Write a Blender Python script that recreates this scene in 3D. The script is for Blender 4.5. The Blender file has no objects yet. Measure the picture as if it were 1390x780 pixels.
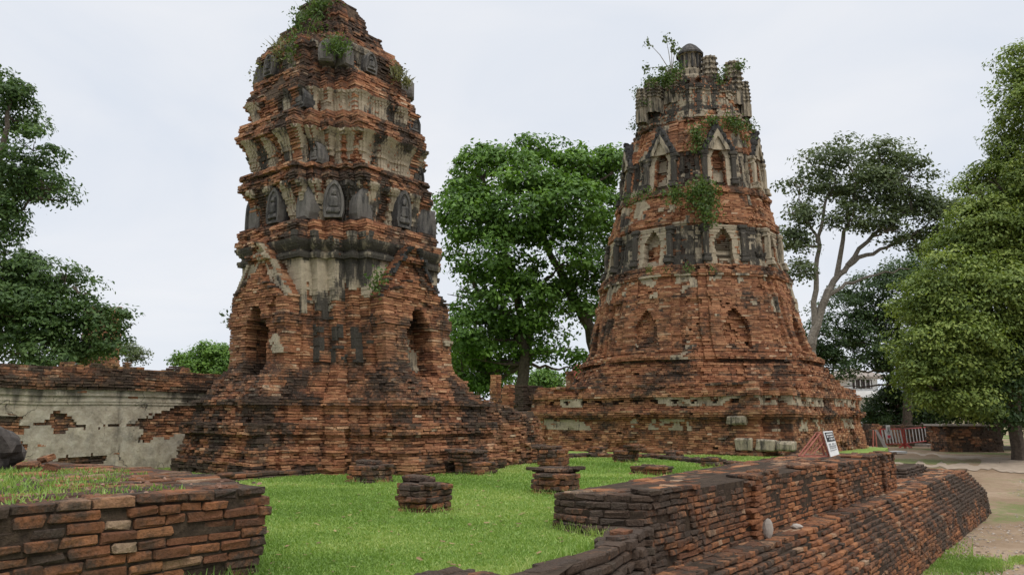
import bpy, bmesh, math, random
import numpy as np
from mathutils import Vector, Matrix

rng = np.random.default_rng(11)
random.seed(5)
S = bpy.context.scene
COL = S.collection

# ------------------------------------------------------------------ camera
F = 1042.0                       # focal length in photo pixels (1390 wide)
EYE = 1.05
PITCH = math.atan(176 / F)
cd = bpy.data.cameras.new("camera")
cd.sensor_width = 36
cd.lens = F / 1390 * 36
cd.clip_start = .05
cd.clip_end = 3000
cam = bpy.data.objects.new("camera", cd)
COL.objects.link(cam)
cam.location = (0, 0, EYE)
cam.rotation_euler = (math.pi / 2 + PITCH, 0, 0)
S.camera = cam

# ------------------------------------------------------------------ overcast light
SUN_EL, SUN_AZ = math.radians(58), math.radians(150)     # azimuth clockwise from +Y
W = bpy.data.worlds.new("World")
S.world = W
W.use_nodes = True
nt = W.node_tree
nt.nodes.clear()
n_out = nt.nodes.new("ShaderNodeOutputWorld")
n_bg = nt.nodes.new("ShaderNodeBackground")
n_bg.inputs[1].default_value = .1
n_sky = nt.nodes.new("ShaderNodeTexSky")
n_sky.sky_type = 'NISHITA'
n_sky.sun_disc = False
n_sky.sun_elevation = SUN_EL
n_sky.sun_rotation = SUN_AZ
n_tc = nt.nodes.new("ShaderNodeTexCoord")
n_mp = nt.nodes.new("ShaderNodeMapping")
n_mp.inputs['Scale'].default_value = (1, 1, 2.6)
n_ns = nt.nodes.new("ShaderNodeTexNoise")
n_ns.inputs['Scale'].default_value = 2.2
n_ns.inputs['Detail'].default_value = 7
n_ns.inputs['Distortion'].default_value = .6
n_cr = nt.nodes.new("ShaderNodeValToRGB")
n_cr.color_ramp.elements[0].position = .3
n_cr.color_ramp.elements[0].color = (.70, .755, .845, 1)
n_cr.color_ramp.elements[1].position = .7
n_cr.color_ramp.elements[1].color = (.865, .875, .905, 1)
n_sc = nt.nodes.new("ShaderNodeVectorMath")
n_sc.operation = 'SCALE'
n_sc.inputs['Scale'].default_value = 10.2
n_mx = nt.nodes.new("ShaderNodeMix")
n_mx.data_type = 'RGBA'
n_mx.inputs[0].default_value = .95
L = nt.links.new
L(n_tc.outputs['Generated'], n_mp.inputs[0])
L(n_mp.outputs[0], n_ns.inputs['Vector'])
L(n_ns.outputs['Fac'], n_cr.inputs[0])
L(n_cr.outputs[0], n_sc.inputs[0])
n_sx = nt.nodes.new("ShaderNodeSeparateXYZ")
n_mr = nt.nodes.new("ShaderNodeMapRange")
n_mr.interpolation_type = 'SMOOTHSTEP'
n_mr.inputs[1].default_value = .5
n_mr.inputs[2].default_value = 1.
n_mr.inputs[3].default_value = 8.35
n_mr.inputs[4].default_value = 24.
L(n_tc.outputs['Generated'], n_sx.inputs[0])
L(n_sx.outputs[2], n_mr.inputs[0])
L(n_mr.outputs[0], n_sc.inputs['Scale'])
L(n_sky.outputs[0], n_mx.inputs[6])
L(n_sc.outputs[0], n_mx.inputs[7])
L(n_mx.outputs[2], n_bg.inputs[0])
L(n_bg.outputs[0], n_out.inputs[0])

ld = bpy.data.lights.new("sun", 'SUN')
ld.energy = 1.4
ld.angle = math.radians(18)
ld.color = (1, .95, .87)
sun = bpy.data.objects.new("sun", ld)
COL.objects.link(sun)
sdir = Vector((math.sin(SUN_AZ) * math.cos(SUN_EL), math.cos(SUN_AZ) * math.cos(SUN_EL), math.sin(SUN_EL)))
sun.rotation_euler = (-sdir).to_track_quat('-Z', 'Y').to_euler()
sun.location = (0, 0, 40)
S.view_settings.view_transform = 'Standard'
S.view_settings.look = 'None'
S.view_settings.exposure = .32
S.view_settings.gamma = 1
S.render.engine = 'CYCLES'
S.cycles.max_bounces = 6
S.cycles.transparent_max_bounces = 8

# ------------------------------------------------------------------ pixel -> world helpers (surveying only)
CP, SP = math.cos(PITCH), math.sin(PITCH)


def ray(px, py):
    x = (px - 695) / F
    y = (390 - py) / F
    return np.array([x, CP - y * SP, SP + y * CP])


def PD(px, py, Y):
    d = ray(px, py)
    return np.array([0, 0, EYE]) + d * (Y / d[1])


def PZ(px, py, z=0.):
    d = ray(px, py)
    return np.array([0, 0, EYE]) + d * ((z - EYE) / d[2])


U = np.array([.615, .7885])      # ruins' grid: "along", and N "towards camera right"
N = np.array([.7885, -.615])


# ------------------------------------------------------------------ numpy noise
def _h(i, j, k, seed):
    h = (i * 374761393 + j * 668265263 + k * 2147483647 + seed * 1274126177) & 0xFFFFFFFF
    h = ((h ^ (h >> 13)) * 1274126177) & 0xFFFFFFFF
    h = h ^ (h >> 16)
    return (h & 0xFFFF) / 65535.0


def vn(x, y, z, seed=0):
    x, y, z = np.broadcast_arrays(np.asarray(x, float), np.asarray(y, float), np.asarray(z, float))
    i, j, k = np.floor(x).astype(np.int64), np.floor(y).astype(np.int64), np.floor(z).astype(np.int64)
    fx, fy, fz = x - i, y - j, z - k
    fx, fy, fz = [f * f * (3 - 2 * f) for f in (fx, fy, fz)]
    r = 0
    for a in (0, 1):
        for b in (0, 1):
            for c in (0, 1):
                w = (fx if a else 1 - fx) * (fy if b else 1 - fy) * (fz if c else 1 - fz)
                r = r + w * _h(i + a, j + b, k + c, seed)
    return r


def fbm(x, y, z, s=1., seed=0, o=3):
    t, a, n = 0, 1., 0
    for q in range(o):
        t = t + a * vn(x * s, y * s, z * s, seed + q)
        n += a
        a *= .5
        s *= 2.03
    return t / n


# ------------------------------------------------------------------ materials
def nodes_mat(name):
    m = bpy.data.materials.new(name)
    m.use_nodes = True
    t = m.node_tree
    t.nodes.clear()
    return m, t


class NB:
    """tiny node builder"""

    def __init__(s, t):
        s.t = t

    def n(s, kind, **kw):
        o = s.t.nodes.new("ShaderNode" + kind)
        for k, v in kw.items():
            setattr(o, k, v)
        return o

    def set(s, sock, v):
        if isinstance(v, bpy.types.NodeSocket):
            s.t.links.new(v, sock)
        elif v is not None:
            sock.default_value = v

    def noise(s, vec, scale, detail=4, rough=.55, stretch=None, out='Fac'):
        if stretch is not None:
            m = s.n("Mapping")
            m.inputs['Scale'].default_value = stretch
            s.set(m.inputs[0], vec)
            vec = m.outputs[0]
        o = s.n("TexNoise")
        s.set(o.inputs['Vector'], vec)
        o.inputs['Scale'].default_value = scale
        o.inputs['Detail'].default_value = detail
        o.inputs['Roughness'].default_value = rough
        return o.outputs[out]

    def math(s, op, a, b=None, c=None, clamp=False):
        o = s.n("Math", operation=op, use_clamp=clamp)
        s.set(o.inputs[0], a)
        s.set(o.inputs[1], b)
        s.set(o.inputs[2], c)
        return o.outputs[0]

    def smooth(s, v, lo, hi):
        o = s.n("MapRange", interpolation_type='SMOOTHSTEP')
        s.set(o.inputs[0], v)
        s.set(o.inputs[1], lo)
        s.set(o.inputs[2], hi)
        return o.outputs[0]

    def ramp(s, v, stops):
        o = s.n("ValToRGB")
        e = o.color_ramp.elements
        while len(e) > 1:
            e.remove(e[-1])
        for i, (p, c) in enumerate(stops):
            q = e[0] if i == 0 else e.new(p)
            q.position = p
            q.color = (*c, 1)
        s.set(o.inputs[0], v)
        return o.outputs[0]

    def mix(s, f, a, b, blend='MIX'):
        o = s.n("Mix", data_type='RGBA', blend_type=blend)
        s.set(o.inputs[0], f)
        s.set(o.inputs[6], (*a, 1) if isinstance(a, tuple) else a)
        s.set(o.inputs[7], (*b, 1) if isinstance(b, tuple) else b)
        return o.outputs[2]

    def finish(s, color, rough=.9, bump=None, dist=.02, strength=.6, spec=.2, metallic=0.):
        p = s.n("BsdfPrincipled")
        s.set(p.inputs['Base Color'], (*color, 1) if isinstance(color, tuple) else color)
        s.set(p.inputs['Roughness'], rough)
        p.inputs['Specular IOR Level'].default_value = spec
        p.inputs['Metallic'].default_value = metallic
        if bump is not None:
            b = s.n("Bump")
            b.inputs['Distance'].default_value = dist
            b.inputs['Strength'].default_value = strength
            s.set(b.inputs['Height'], bump)
            s.t.links.new(b.outputs[0], p.inputs['Normal'])
        o = s.n("OutputMaterial")
        s.t.links.new(p.outputs[0], o.inputs[0])
        return p


def pos(nb):
    return nb.n("NewGeometry").outputs['Position']


def brick_mat(name, stops, stain=.0, fine=26., big=1.3, lime=.66, stain_col=(.020, .018, .015), bd=.016):
    m, t = nodes_mat(name)
    b = NB(t)
    P = pos(b)
    at = b.n("Attribute", attribute_name="tint")
    sp = b.n("SeparateColor")
    b.set(sp.inputs[0], at.outputs['Color'])
    r, g, q = sp.outputs[0], sp.outputs[1], sp.outputs[2]
    c = b.ramp(r, stops)
    nf = b.noise(P, fine, 7, .72)
    nm = b.noise(P, fine * .33, 5, .65)
    c = b.mix(.6, c, b.ramp(nm, [(.3, (.62, .58, .55)), (.5, (1, 1, 1)), (.72, (1.22, 1.2, 1.16))]), 'MULTIPLY')
    c = b.mix(.75, c, b.ramp(nf, [(.25, (.5, .46, .42)), (.55, (1, 1, 1)), (.8, (1.3, 1.25, 1.18))]), 'MULTIPLY')
    # pale lime wash left on some bricks
    nl = b.noise(P, big * 3.1, 6, .7)
    c = b.mix(b.math('MULTIPLY', b.smooth(nl, lime, lime + .1), .75), c, (.42, .37, .30))
    # brown dust / weathering
    nd = b.noise(P, big * .45, 6, .65)
    c = b.mix(b.math('MULTIPLY', b.smooth(nd, .45, .75), .5), c, (.17, .105, .065))
    # black algae crust
    nb_ = b.noise(P, big, 8, .68)
    nk = b.noise(P, big * 7, 6, .7)
    k = b.math('MULTIPLY_ADD', nb_, .62, b.math('MULTIPLY', nk, .38))
    k = b.math('ADD', k, b.math('MULTIPLY', g, .30))
    k = b.math('ADD', k, b.math('MULTIPLY_ADD', q, .05, stain - .025))
    kk = b.smooth(k, .52, .70)
    c = b.mix(b.math('MULTIPLY', kk, .9), c, b.ramp(nf, [(.3, stain_col), (.75, tuple(3.2 * x for x in stain_col))]))
    b.finish(c, .92, b.math('ADD', b.math('MULTIPLY', nf, 1.3), b.math('ADD', nm, b.math('MULTIPLY', nk, .8))), bd, 1., .15)
    return m


RED = [(0, (.14, .062, .038)), (.28, (.25, .108, .057)), (.55, (.35, .162, .084)), (.8, (.46, .245, .13)), (1, (.50, .36, .24))]
ORG = [(0, (.10, .052, .034)), (.3, (.19, .085, .047)), (.6, (.31, .13, .060)), (.85, (.40, .185, .088)), (1, (.36, .25, .165))]
M_BRICK = brick_mat("weathered_brick", RED, .072)
M_BRICK2 = brick_mat("weathered_brick_fine", RED, .055, 18, 1.0)
M_NEAR = brick_mat("near_brick", ORG, .045, 48, 2.1, .68, (.030, .025, .020), .02)


def mortar_mat(name="old_mortar", k=1.):
    m, t = nodes_mat(name)
    b = NB(t)
    P = pos(b)
    n1 = b.noise(P, 14, 6, .7)
    c = b.ramp(n1, [(.3, (.045 * k, .034 * k, .026 * k)), (.55, (.11 * k, .078 * k, .055 * k)), (.75, (.20 * k, .145 * k, .10 * k))])
    b.finish(c, .95, n1, .03, .8, .1)
    return m


def stucco_mat(name, pale, dark, bias):
    m, t = nodes_mat(name)
    b = NB(t)
    P = pos(b)
    at = b.n("Attribute", attribute_name="tint")
    sp = b.n("SeparateColor")
    b.set(sp.inputs[0], at.outputs['Color'])
    g = sp.outputs[1]
    n1 = b.noise(P, 3.2, 7, .68)
    n2 = b.noise(P, 2.6, 6, .65, (3.2, 3.2, .55))
    n3 = b.noise(P, 30, 5, .7)
    c = b.ramp(n1, [(.3, tuple(.62 * x for x in pale)), (.6, pale), (.8, tuple(min(.7, 1.25 * x) for x in pale))])
    k = b.math('ADD', b.math('MULTIPLY_ADD', n2, .7, b.math('MULTIPLY', n1, .3)), b.math('MULTIPLY_ADD', g, .4, bias))
    c = b.mix(b.math('MULTIPLY', b.smooth(k, .5, .68), .94), c, b.ramp(n3, [(.3, dark), (.8, tuple(2.6 * x for x in dark))]))
    c = b.mix(.35, c, b.ramp(n3, [(.3, (.6, .6, .6)), (.6, (1.1, 1.1, 1.1))]), 'MULTIPLY')
    b.finish(c, .92, b.math('ADD', n3, b.math('MULTIPLY', n1, 2.)), .02, .7, .15)
    return m


M_MORTAR = mortar_mat()
M_JOINT = mortar_mat("dark_joint", .5)
M_STUCCO = stucco_mat("aged_stucco", (.40, .335, .24), (.026, .024, .021), -.015)
M_STONE = stucco_mat("dark_sandstone", (.155, .142, .125), (.026, .025, .024), .0)


def simple_mat(name, col, rough=.6, var=.25, scale=12., metallic=0., spec=.3, bump=0.):
    m, t = nodes_mat(name)
    b = NB(t)
    n1 = b.noise(pos(b), scale, 5, .6)
    c = b.ramp(n1, [(.3, tuple(x * (1 - var) for x in col)), (.7, tuple(min(.95, x * (1 + var)) for x in col))])
    b.finish(c, rough, n1 if bump else None, bump, .6, spec, metallic)
    return m


def leaf_mat(name, dark, mid, light, trans=.3):
    m, t = nodes_mat(name)
    b = NB(t)
    at = b.n("Attribute", attribute_name="tint")
    sp = b.n("SeparateColor")
    b.set(sp.inputs[0], at.outputs['Color'])
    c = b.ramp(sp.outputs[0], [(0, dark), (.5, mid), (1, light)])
    p = b.n("BsdfPrincipled")
    b.set(p.inputs['Base Color'], c)
    p.inputs['Roughness'].default_value = .55
    p.inputs['Specular IOR Level'].default_value = .3
    tr = b.n("BsdfTranslucent")
    b.set(tr.inputs[0], b.mix(1., c, (1.25, 1.3, .6), 'MULTIPLY'))
    mx = b.n("MixShader")
    mx.inputs[0].default_value = trans
    t.links.new(p.outputs[0], mx.inputs[1])
    t.links.new(tr.outputs[0], mx.inputs[2])
    o = b.n("OutputMaterial")
    t.links.new(mx.outputs[0], o.inputs[0])
    return m


M_BARK = simple_mat("bark", (.085, .066, .05), .9, .5, 9, bump=.03)
M_BARKL = simple_mat("pale_bark", (.19, .165, .135), .9, .4, 9, bump=.03)


# ------------------------------------------------------------------ mesh building
class Acc:
    """collects quads / ngons with per-vertex tint"""

    def __init__(s):
        s.v, s.t, s.f4, s.m4, s.fn, s.mn, s.n = [], [], [], [], [], [], 0

    def add(s, V, Q, mat, tint):
        """V (k,3), Q (f,4) int, mat int or (f,), tint (k,3)"""
        s.v.append(V)
        s.t.append(tint)
        s.f4.append(Q + s.n)
        s.m4.append(np.broadcast_to(np.asarray(mat), (len(Q),)))
        s.n += len(V)

    def ngon(s, V, mat, tint):
        s.v.append(V)
        s.t.append(np.broadcast_to(tint, (len(V), 3)))
        s.fn.append(np.arange(len(V)) + s.n)
        s.mn.append(mat)
        s.n += len(V)

    def tris(s, V, T, mat, tint):
        s.v.append(V)
        s.t.append(tint)
        for f in T:
            s.fn.append(np.asarray(f) + s.n)
            s.mn.append(mat)
        s.n += len(V)

    def build(s, name, mats, parent=None, warp=None, smooth=False, origin=None):
        V = np.concatenate(s.v) if s.v else np.zeros((0, 3))
        T = np.concatenate(s.t) if s.t else np.zeros((0, 3))
        if warp is not None:
            V = warp(V)
        if origin is not None:
            V = V - np.asarray(origin)
        me = bpy.data.meshes.new(name)
        Q = np.concatenate(s.f4) if s.f4 else np.zeros((0, 4), int)
        idx = [Q.ravel()] + s.fn
        tot = [np.full(len(Q), 4)] + [np.array([len(f)]) for f in s.fn]
        mt = [np.concatenate(s.m4) if s.m4 else np.zeros(0, int), np.array(s.mn, int)]
        idx = np.concatenate(idx).astype(np.int32)
        tot = np.concatenate(tot).astype(np.int32)
        mt = np.concatenate(mt).astype(np.int32)
        me.vertices.add(len(V))
        me.vertices.foreach_set("co", V.astype(np.float32).ravel())
        me.loops.add(len(idx))
        me.loops.foreach_set("vertex_index", idx)
        me.polygons.add(len(tot))
        st = np.zeros(len(tot), np.int32)
        st[1:] = np.cumsum(tot)[:-1]
        me.polygons.foreach_set("loop_start", st)
        me.polygons.foreach_set("material_index", mt)
        if smooth:
            me.polygons.foreach_set("use_smooth", np.ones(len(tot), bool))
        else:
            me.polygons.foreach_set("use_smooth", np.zeros(len(tot), bool))
        me.update(calc_edges=True)
        a = me.attributes.new("tint", 'FLOAT_COLOR', 'POINT')
        a.data.foreach_set("color", np.concatenate([T, np.ones((len(T), 1))], 1).astype(np.float32).ravel())
        for m in mats:
            me.materials.append(m)
        o = bpy.data.objects.new(name, me)
        COL.objects.link(o)
        if origin is not None:
            o.location = origin
        if parent is not None:
            o.parent = parent
            if origin is None:
                o.matrix_parent_inverse = Matrix.Translation(-Vector(parent.location))
        return o


def tag(o, label=None, cat=None, group=None, kind=None):
    if label:
        o['label'] = label
    if cat:
        o['category'] = cat
    if group:
        o['group'] = group
    if kind:
        o['kind'] = kind
    return o


def thing(name, loc, label, cat, group=None):
    o = bpy.data.objects.new(name, None)
    COL.objects.link(o)
    o.location = [float(x) for x in loc]
    o.empty_display_size = .2
    bpy.context.view_layer.update()
    return tag(o, label, cat, group)


BOXQ = np.array([[0, 3, 2, 1], [4, 5, 6, 7], [0, 1, 5, 4], [1, 2, 6, 5], [2, 3, 7, 6], [3, 0, 4, 7]])

# rounded brick template
_bm = bmesh.new()
bmesh.ops.create_cube(_bm, size=2)
bmesh.ops.bevel(_bm, geom=_bm.edges[:], offset=.3, segments=1, affect='EDGES')
_bm.verts.ensure_lookup_table()
_co = np.array([v.co[:] for v in _bm.verts])
RT_SIGN = np.sign(_co)
RT_FULL = (np.abs(_co) == np.abs(_co).max(1, keepdims=True)).astype(float)
RT_F = [[v.index for v in f.verts] for f in _bm.faces]
RT_Q = np.array([f for f in RT_F if len(f) == 4])
RT_T = np.array([f + [f[0]] for f in RT_F if len(f) == 3])
_bm.free()


def boxes(acc, C, T, Nn, hl, hd, hz, mat, tint, jit=.004, rounded=0., shear=None, r=rng):
    """many oriented boxes: C centres (m,3), T/Nn 2-D unit dirs (m,2), half sizes arrays"""
    m = len(C)
    if m == 0:
        return
    T3 = np.concatenate([T, np.zeros((m, 1))], 1)
    N3 = np.concatenate([Nn, np.zeros((m, 1))], 1)
    Z3 = np.zeros((m, 3))
    Z3[:, 2] = 1
    H = np.stack([np.broadcast_to(hl, (m,)), np.broadcast_to(hd, (m,)), np.broadcast_to(hz, (m,))], 1)
    if rounded:
        sg = RT_SIGN[None] * (H[:, None, :] - np.minimum(rounded, H[:, None, :] * .45) * (1 - RT_FULL[None]))
        k = len(RT_SIGN)
    else:
        s8 = np.array([[-1, -1, -1], [1, -1, -1], [1, 1, -1], [-1, 1, -1], [-1, -1, 1], [1, -1, 1], [1, 1, 1], [-1, 1, 1]], float)
        sg = s8[None] * H[:, None, :]
        k = 8
    V = C[:, None, :] + sg[..., 0:1] * T3[:, None] + sg[..., 1:2] * N3[:, None] + sg[..., 2:3] * Z3[:, None]
    if shear is not None and not rounded:
        V[:, [6, 7], :2] += (shear[:, None, None] * Nn[:, None, :])
    V = V + r.normal(0, 1, V.shape) * (jit[:, None, None] if isinstance(jit, np.ndarray) else jit)
    off = (np.arange(m) * k)[:, None, None]
    tt = np.repeat(tint, k, 0)
    mat = np.broadcast_to(np.asarray(mat), (m,))
    if rounded:
        Q = (RT_Q[None] + off).reshape(-1, 4)
        # degenerate quads are avoided: triangles go in as ngons through a compact path
        acc.add(V.reshape(-1, 3), Q, np.repeat(mat, len(RT_Q)), tt)
        base = acc.n - m * k
        TT = (RT_T[None, :, :3] + off).reshape(-1, 3) + base
        acc.fn.extend(list(TT))
        acc.mn.extend(list(np.repeat(mat, len(RT_T))))
    else:
        Q = (BOXQ[None] + off).reshape(-1, 4)
        acc.add(V.reshape(-1, 3), Q, np.repeat(mat, 6), tt)


def inset(pts, d):
    p = np.asarray(pts, float)
    a = np.roll(p, 1, 0)
    c = np.roll(p, -1, 0)
    e1 = p - a
    e2 = c - p
    e1 /= np.linalg.norm(e1, axis=1, keepdims=True) + 1e-9
    e2 /= np.linalg.norm(e2, axis=1, keepdims=True) + 1e-9
    n1 = np.stack([-e1[:, 1], e1[:, 0]], 1)
    n2 = np.stack([-e2[:, 1], e2[:, 0]], 1)
    k = 1 + (n1 * n2).sum(1)
    k = np.maximum(k, .35)
    return p + (n1 + n2) * (d / k)[:, None]


def course(acc, pts, z, h, style=None, tags=None, lat0=None, blen=(.17, .3), depth=.15, jit=.012, gap=.011,
           drop=.01, rounded=0., vj=.004, flare=0., stain0=0., core=True, core_in=.045, cap=True, fine=.065, r=rng):
    """one brick course round a CCW polygon, with a mortar core inside it"""
    P = np.asarray(pts, float)
    n = len(P)
    z += 0.
    for i in range(n):
        p, q = P[i], P[(i + 1) % n]
        Ln = float(np.hypot(*(q - p)))
        if Ln < .035:
            continue
        t = (q - p) / Ln
        nr = np.array([t[1], -t[0]])
        k = int(Ln / blen[0]) + 3
        ln = r.uniform(blen[0], blen[1], k)
        cs = np.cumsum(ln) - r.uniform(0, blen[0])
        cs = cs[(cs > .05) & (cs < Ln - .05)]
        ed = np.concatenate([[0], cs, [Ln]])
        s0, s1 = ed[:-1], ed[1:]
        m = len(s0)
        mid = (s0 + s1) / 2
        mx, my = p[0] + t[0] * mid, p[1] + t[1] * mid
        mat = np.zeros(m, int)
        st = np.full(m, float(stain0))
        kill = r.random(m) < drop
        extra = np.zeros(m)
        is_s = np.zeros(m, bool)
        if style is not None:
            l0 = (lat0[i] if lat0 is not None else -Ln / 2)
            mat, st_, k2, extra = style(mx, my, z + h / 2, tags[i] if tags else '', mid + l0, Ln)
            st = st + np.where(mat > 0, 0, st_)
            kill = kill | k2
            mat_any = (mat > 0).any()
            mat = np.zeros(m, int)
            nf = max(2, int(Ln / fine)) if fine else 0
            if nf and mat_any:
                fe = np.linspace(0, Ln, nf + 1)
                fm = (fe[:-1] + fe[1:]) / 2
                fx_, fy_ = p[0] + t[0] * fm, p[1] + t[1] * fm
                m2, s2, k3, e2 = style(fx_, fy_, z + h / 2, tags[i] if tags else '', fm + l0, Ln)
                okf = (m2 > 0) & ~k3
                if okf.any():
                    oo = e2 + .022
                    aa, bb = fe[:-1] - .001, fe[1:] + .001
                    aa[0] = -.02
                    bb[-1] = Ln + .02
                    hdf = np.full(nf, .06)
                    cm = (aa + bb) / 2
                    Cf = np.stack([p[0] + t[0] * cm + nr[0] * (oo - hdf), p[1] + t[1] * cm + nr[1] * (oo - hdf), np.full(nf, z + h / 2)], 1)
                    boxes(acc, Cf[okf], np.broadcast_to(t, (nf, 2))[okf], np.broadcast_to(nr, (nf, 2))[okf], ((bb - aa) / 2)[okf], hdf[okf], np.full(nf, h / 2 + .002)[okf],
                          m2[okf], np.stack([np.full(nf, .5), s2, np.full(nf, .5)], 1)[okf], .0012, 0., np.full(nf, flare)[okf], r)
        o = np.where(is_s, .012 + r.normal(0, .0015, m), r.normal(0, jit, m)) + extra
        o = np.where(~is_s & (r.random(m) < .05), o - .03, o)
        g = np.where(is_s, -.002, gap)
        # carry the end bricks round the corner
        a = s0 + g / 2 + 0
        b = s1 - g / 2
        pv, nx_ = P[i - 1], P[(i + 2) % n]
        cv0 = (p[0] - pv[0]) * t[1] - (p[1] - pv[1]) * t[0]
        cv1 = t[0] * (nx_[1] - q[1]) - t[1] * (nx_[0] - q[0])
        a[0] = -np.clip(o[0], -.01, .03) if cv0 > 0 else -.09
        b[-1] = Ln + (np.clip(o[-1], -.01, .03) if cv1 > 0 else .09)
        c2 = (a + b) / 2
        dpt = depth if not isinstance(depth, dict) else depth.get(tags[i], depth[''])
        hd = (dpt + o) / 2
        cx = p[0] + t[0] * c2 + nr[0] * (o - hd)
        cy = p[1] + t[1] * c2 + nr[1] * (o - hd)
        hz = np.where(is_s, h / 2 + .001, h / 2 - gap / 2) * np.where(is_s, 1, r.uniform(.9, 1.03, m))
        C = np.stack([cx, cy, np.full(m, z + h / 2) + np.where(is_s, 0, r.normal(0, .003, m))], 1)
        tint = np.stack([np.clip(r.normal(.5, .21, m), 0, 1), st, r.random(m)], 1)
        ok = ~kill
        if not ok.any():
            continue
        boxes(acc, C[ok], np.broadcast_to(t, (m, 2))[ok], np.broadcast_to(nr, (m, 2))[ok], ((b - a) / 2)[ok], hd[ok], hz[ok],
              mat[ok], tint[ok], np.where(is_s, .001, vj)[ok], rounded if not is_s.any() else 0.,
              np.where(is_s, flare, flare * .25)[ok], r)
    if core:
        ci = inset(P, core_in)
        zt = z + h - gap
        lo = np.concatenate([ci, np.full((n, 1), z - gap)], 1)
        hi = np.concatenate([ci, np.full((n, 1), zt)], 1)
        V = np.concatenate([lo, hi])
        Q = np.array([[i, (i + 1) % n, n + (i + 1) % n, n + i] for i in range(n)])
        acc.add(V, Q, MORT, np.broadcast_to([.5, .5, .5], (2 * n, 3)))
        if cap:
            acc.ngon(hi, MORT, [.5, .5, .5])


MORT = 3                                   # slot order on all masonry: brick, stucco, stone, mortar


def mats(br):
    return [br, M_STUCCO, M_STONE, M_JOINT if br is M_NEAR else M_MORTAR]


def inpoly(x, y, poly):
    c = np.zeros(np.shape(x), bool)
    n = len(poly)
    for i in range(n):
        x0, y0 = poly[i]
        x1, y1 = poly[(i + 1) % n]
        k = ((y0 > y) != (y1 > y)) & (x < (x1 - x0) * (y - y0) / (y1 - y0 + 1e-12) + x0)
        c ^= k
    return c


def top_fill(acc, poly, z, h=.06, ax=U, bl=.27, bw=.135, stain=.4, drop=.04, rounded=.01, zj=.008, keep=None, r=rng):
    """bricks laid flat over the top of a wall"""
    P = np.asarray(poly, float)
    ax = np.asarray(ax)
    pn = np.array([ax[1], -ax[0]])
    a, b = P @ ax, P @ pn
    C, HL = [], []
    v = b.min() + bw / 2
    while v < b.max():
        s = a.min() - r.uniform(0, bl)
        while s < a.max():
            ln = bl * r.uniform(.7, 1.15)
            C.append(ax * (s + ln / 2) + pn * v)
            HL.append(ln / 2 - .007)
            s += ln
        v += bw
    C = np.array(C)
    HL = np.array(HL)
    ok = inpoly(C[:, 0], C[:, 1], P) & (r.random(len(C)) > drop)
    if keep is not None:
        ok &= keep(C[:, 0], C[:, 1])
    C, HL = C[ok], HL[ok]
    m = len(C)
    zz = z - h / 2 + r.normal(0, zj, m)
    boxes(acc, np.concatenate([C, zz[:, None]], 1), np.broadcast_to(ax, (m, 2)), np.broadcast_to(pn, (m, 2)), HL, bw / 2 - .006, h / 2,
          0, np.stack([r.random(m), np.full(m, stain) + r.normal(0, .2, m), r.random(m)], 1), .004, rounded, None, r)


def tube(acc, pts, rad, sides=8, mat=0, tint=(.5, .5, .5), cap=True):
    pts = [np.asarray(p, float) for p in pts]
    n = len(pts)
    rad = np.broadcast_to(np.asarray(rad, float), (n,))
    rings = []
    ref = np.array([.31, .77, .55])
    for i in range(n):
        d = pts[min(i + 1, n - 1)] - pts[max(i - 1, 0)]
        d = d / (np.linalg.norm(d) + 1e-9)
        a = np.cross(d, ref)
        a /= np.linalg.norm(a) + 1e-9
        b = np.cross(d, a)
        th = np.linspace(0, 2 * math.pi, sides, endpoint=False)
        rings.append(pts[i] + rad[i] * (np.cos(th)[:, None] * a + np.sin(th)[:, None] * b))
    V = np.concatenate(rings)
    Q = []
    for i in range(n - 1):
        for k in range(sides):
            Q.append([i * sides + k, i * sides + (k + 1) % sides, (i + 1) * sides + (k + 1) % sides, (i + 1) * sides + k])
    acc.add(V, np.array(Q), mat, np.broadcast_to(tint, (len(V), 3)))
    if cap:
        acc.ngon(rings[0][::-1], mat, tint)
        acc.ngon(rings[-1], mat, tint)


def box1(acc, c, ax, hl, hd, hz, mat=0, tint=(.5, .5, .5), rounded=0., jit=0.):
    ax = np.asarray(ax, float)[:2]
    ax = ax / np.linalg.norm(ax)
    boxes(acc, np.array([c], float), ax[None], np.array([[ax[1], -ax[0]]]), np.array([hl]), np.array([hd]), np.array([hz]), mat,
          np.array([tint], float), jit, rounded)


def lathe(acc, c, prof, sides=16, mat=0, tint=(.5, .4, .5), rib=0.):
    """prof [(r,z)] ; rib = radius modulation for ribbed stone"""
    th = np.linspace(0, 2 * math.pi, sides, endpoint=False)
    md = 1 + rib * (np.arange(sides) % 2 * 2 - 1)
    rings = [np.stack([c[0] + r * md * np.cos(th), c[1] + r * md * np.sin(th), np.full(sides, c[2] + z)], 1) for r, z in prof]
    V = np.concatenate(rings)
    Q = []
    for i in range(len(prof) - 1):
        for k in range(sides):
            Q.append([i * sides + k, i * sides + (k + 1) % sides, (i + 1) * sides + (k + 1) % sides, (i + 1) * sides + k])
    acc.add(V, np.array(Q), mat, np.broadcast_to(tint, (len(V), 3)))
    acc.ngon(rings[-1], mat, tint)


def warper(amp=.03, s=.7, zamp=.02, seed=3):
    def w(V):
        V = V.copy()
        x, y, z = V.T
        dx = fbm(x, y, z, s, seed, 2) - .5
        dy = fbm(x, y, z, s, seed + 20, 2) - .5
        dz = fbm(x, y, z * .4, s, seed + 40, 2) - .5
        k = np.clip((z + .05) / .3, 0, 1)
        V[:, 0] += dx * 2 * amp
        V[:, 1] += dy * 2 * amp
        V[:, 2] += dz * 2 * zamp * k
        return V
    return w


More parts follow.
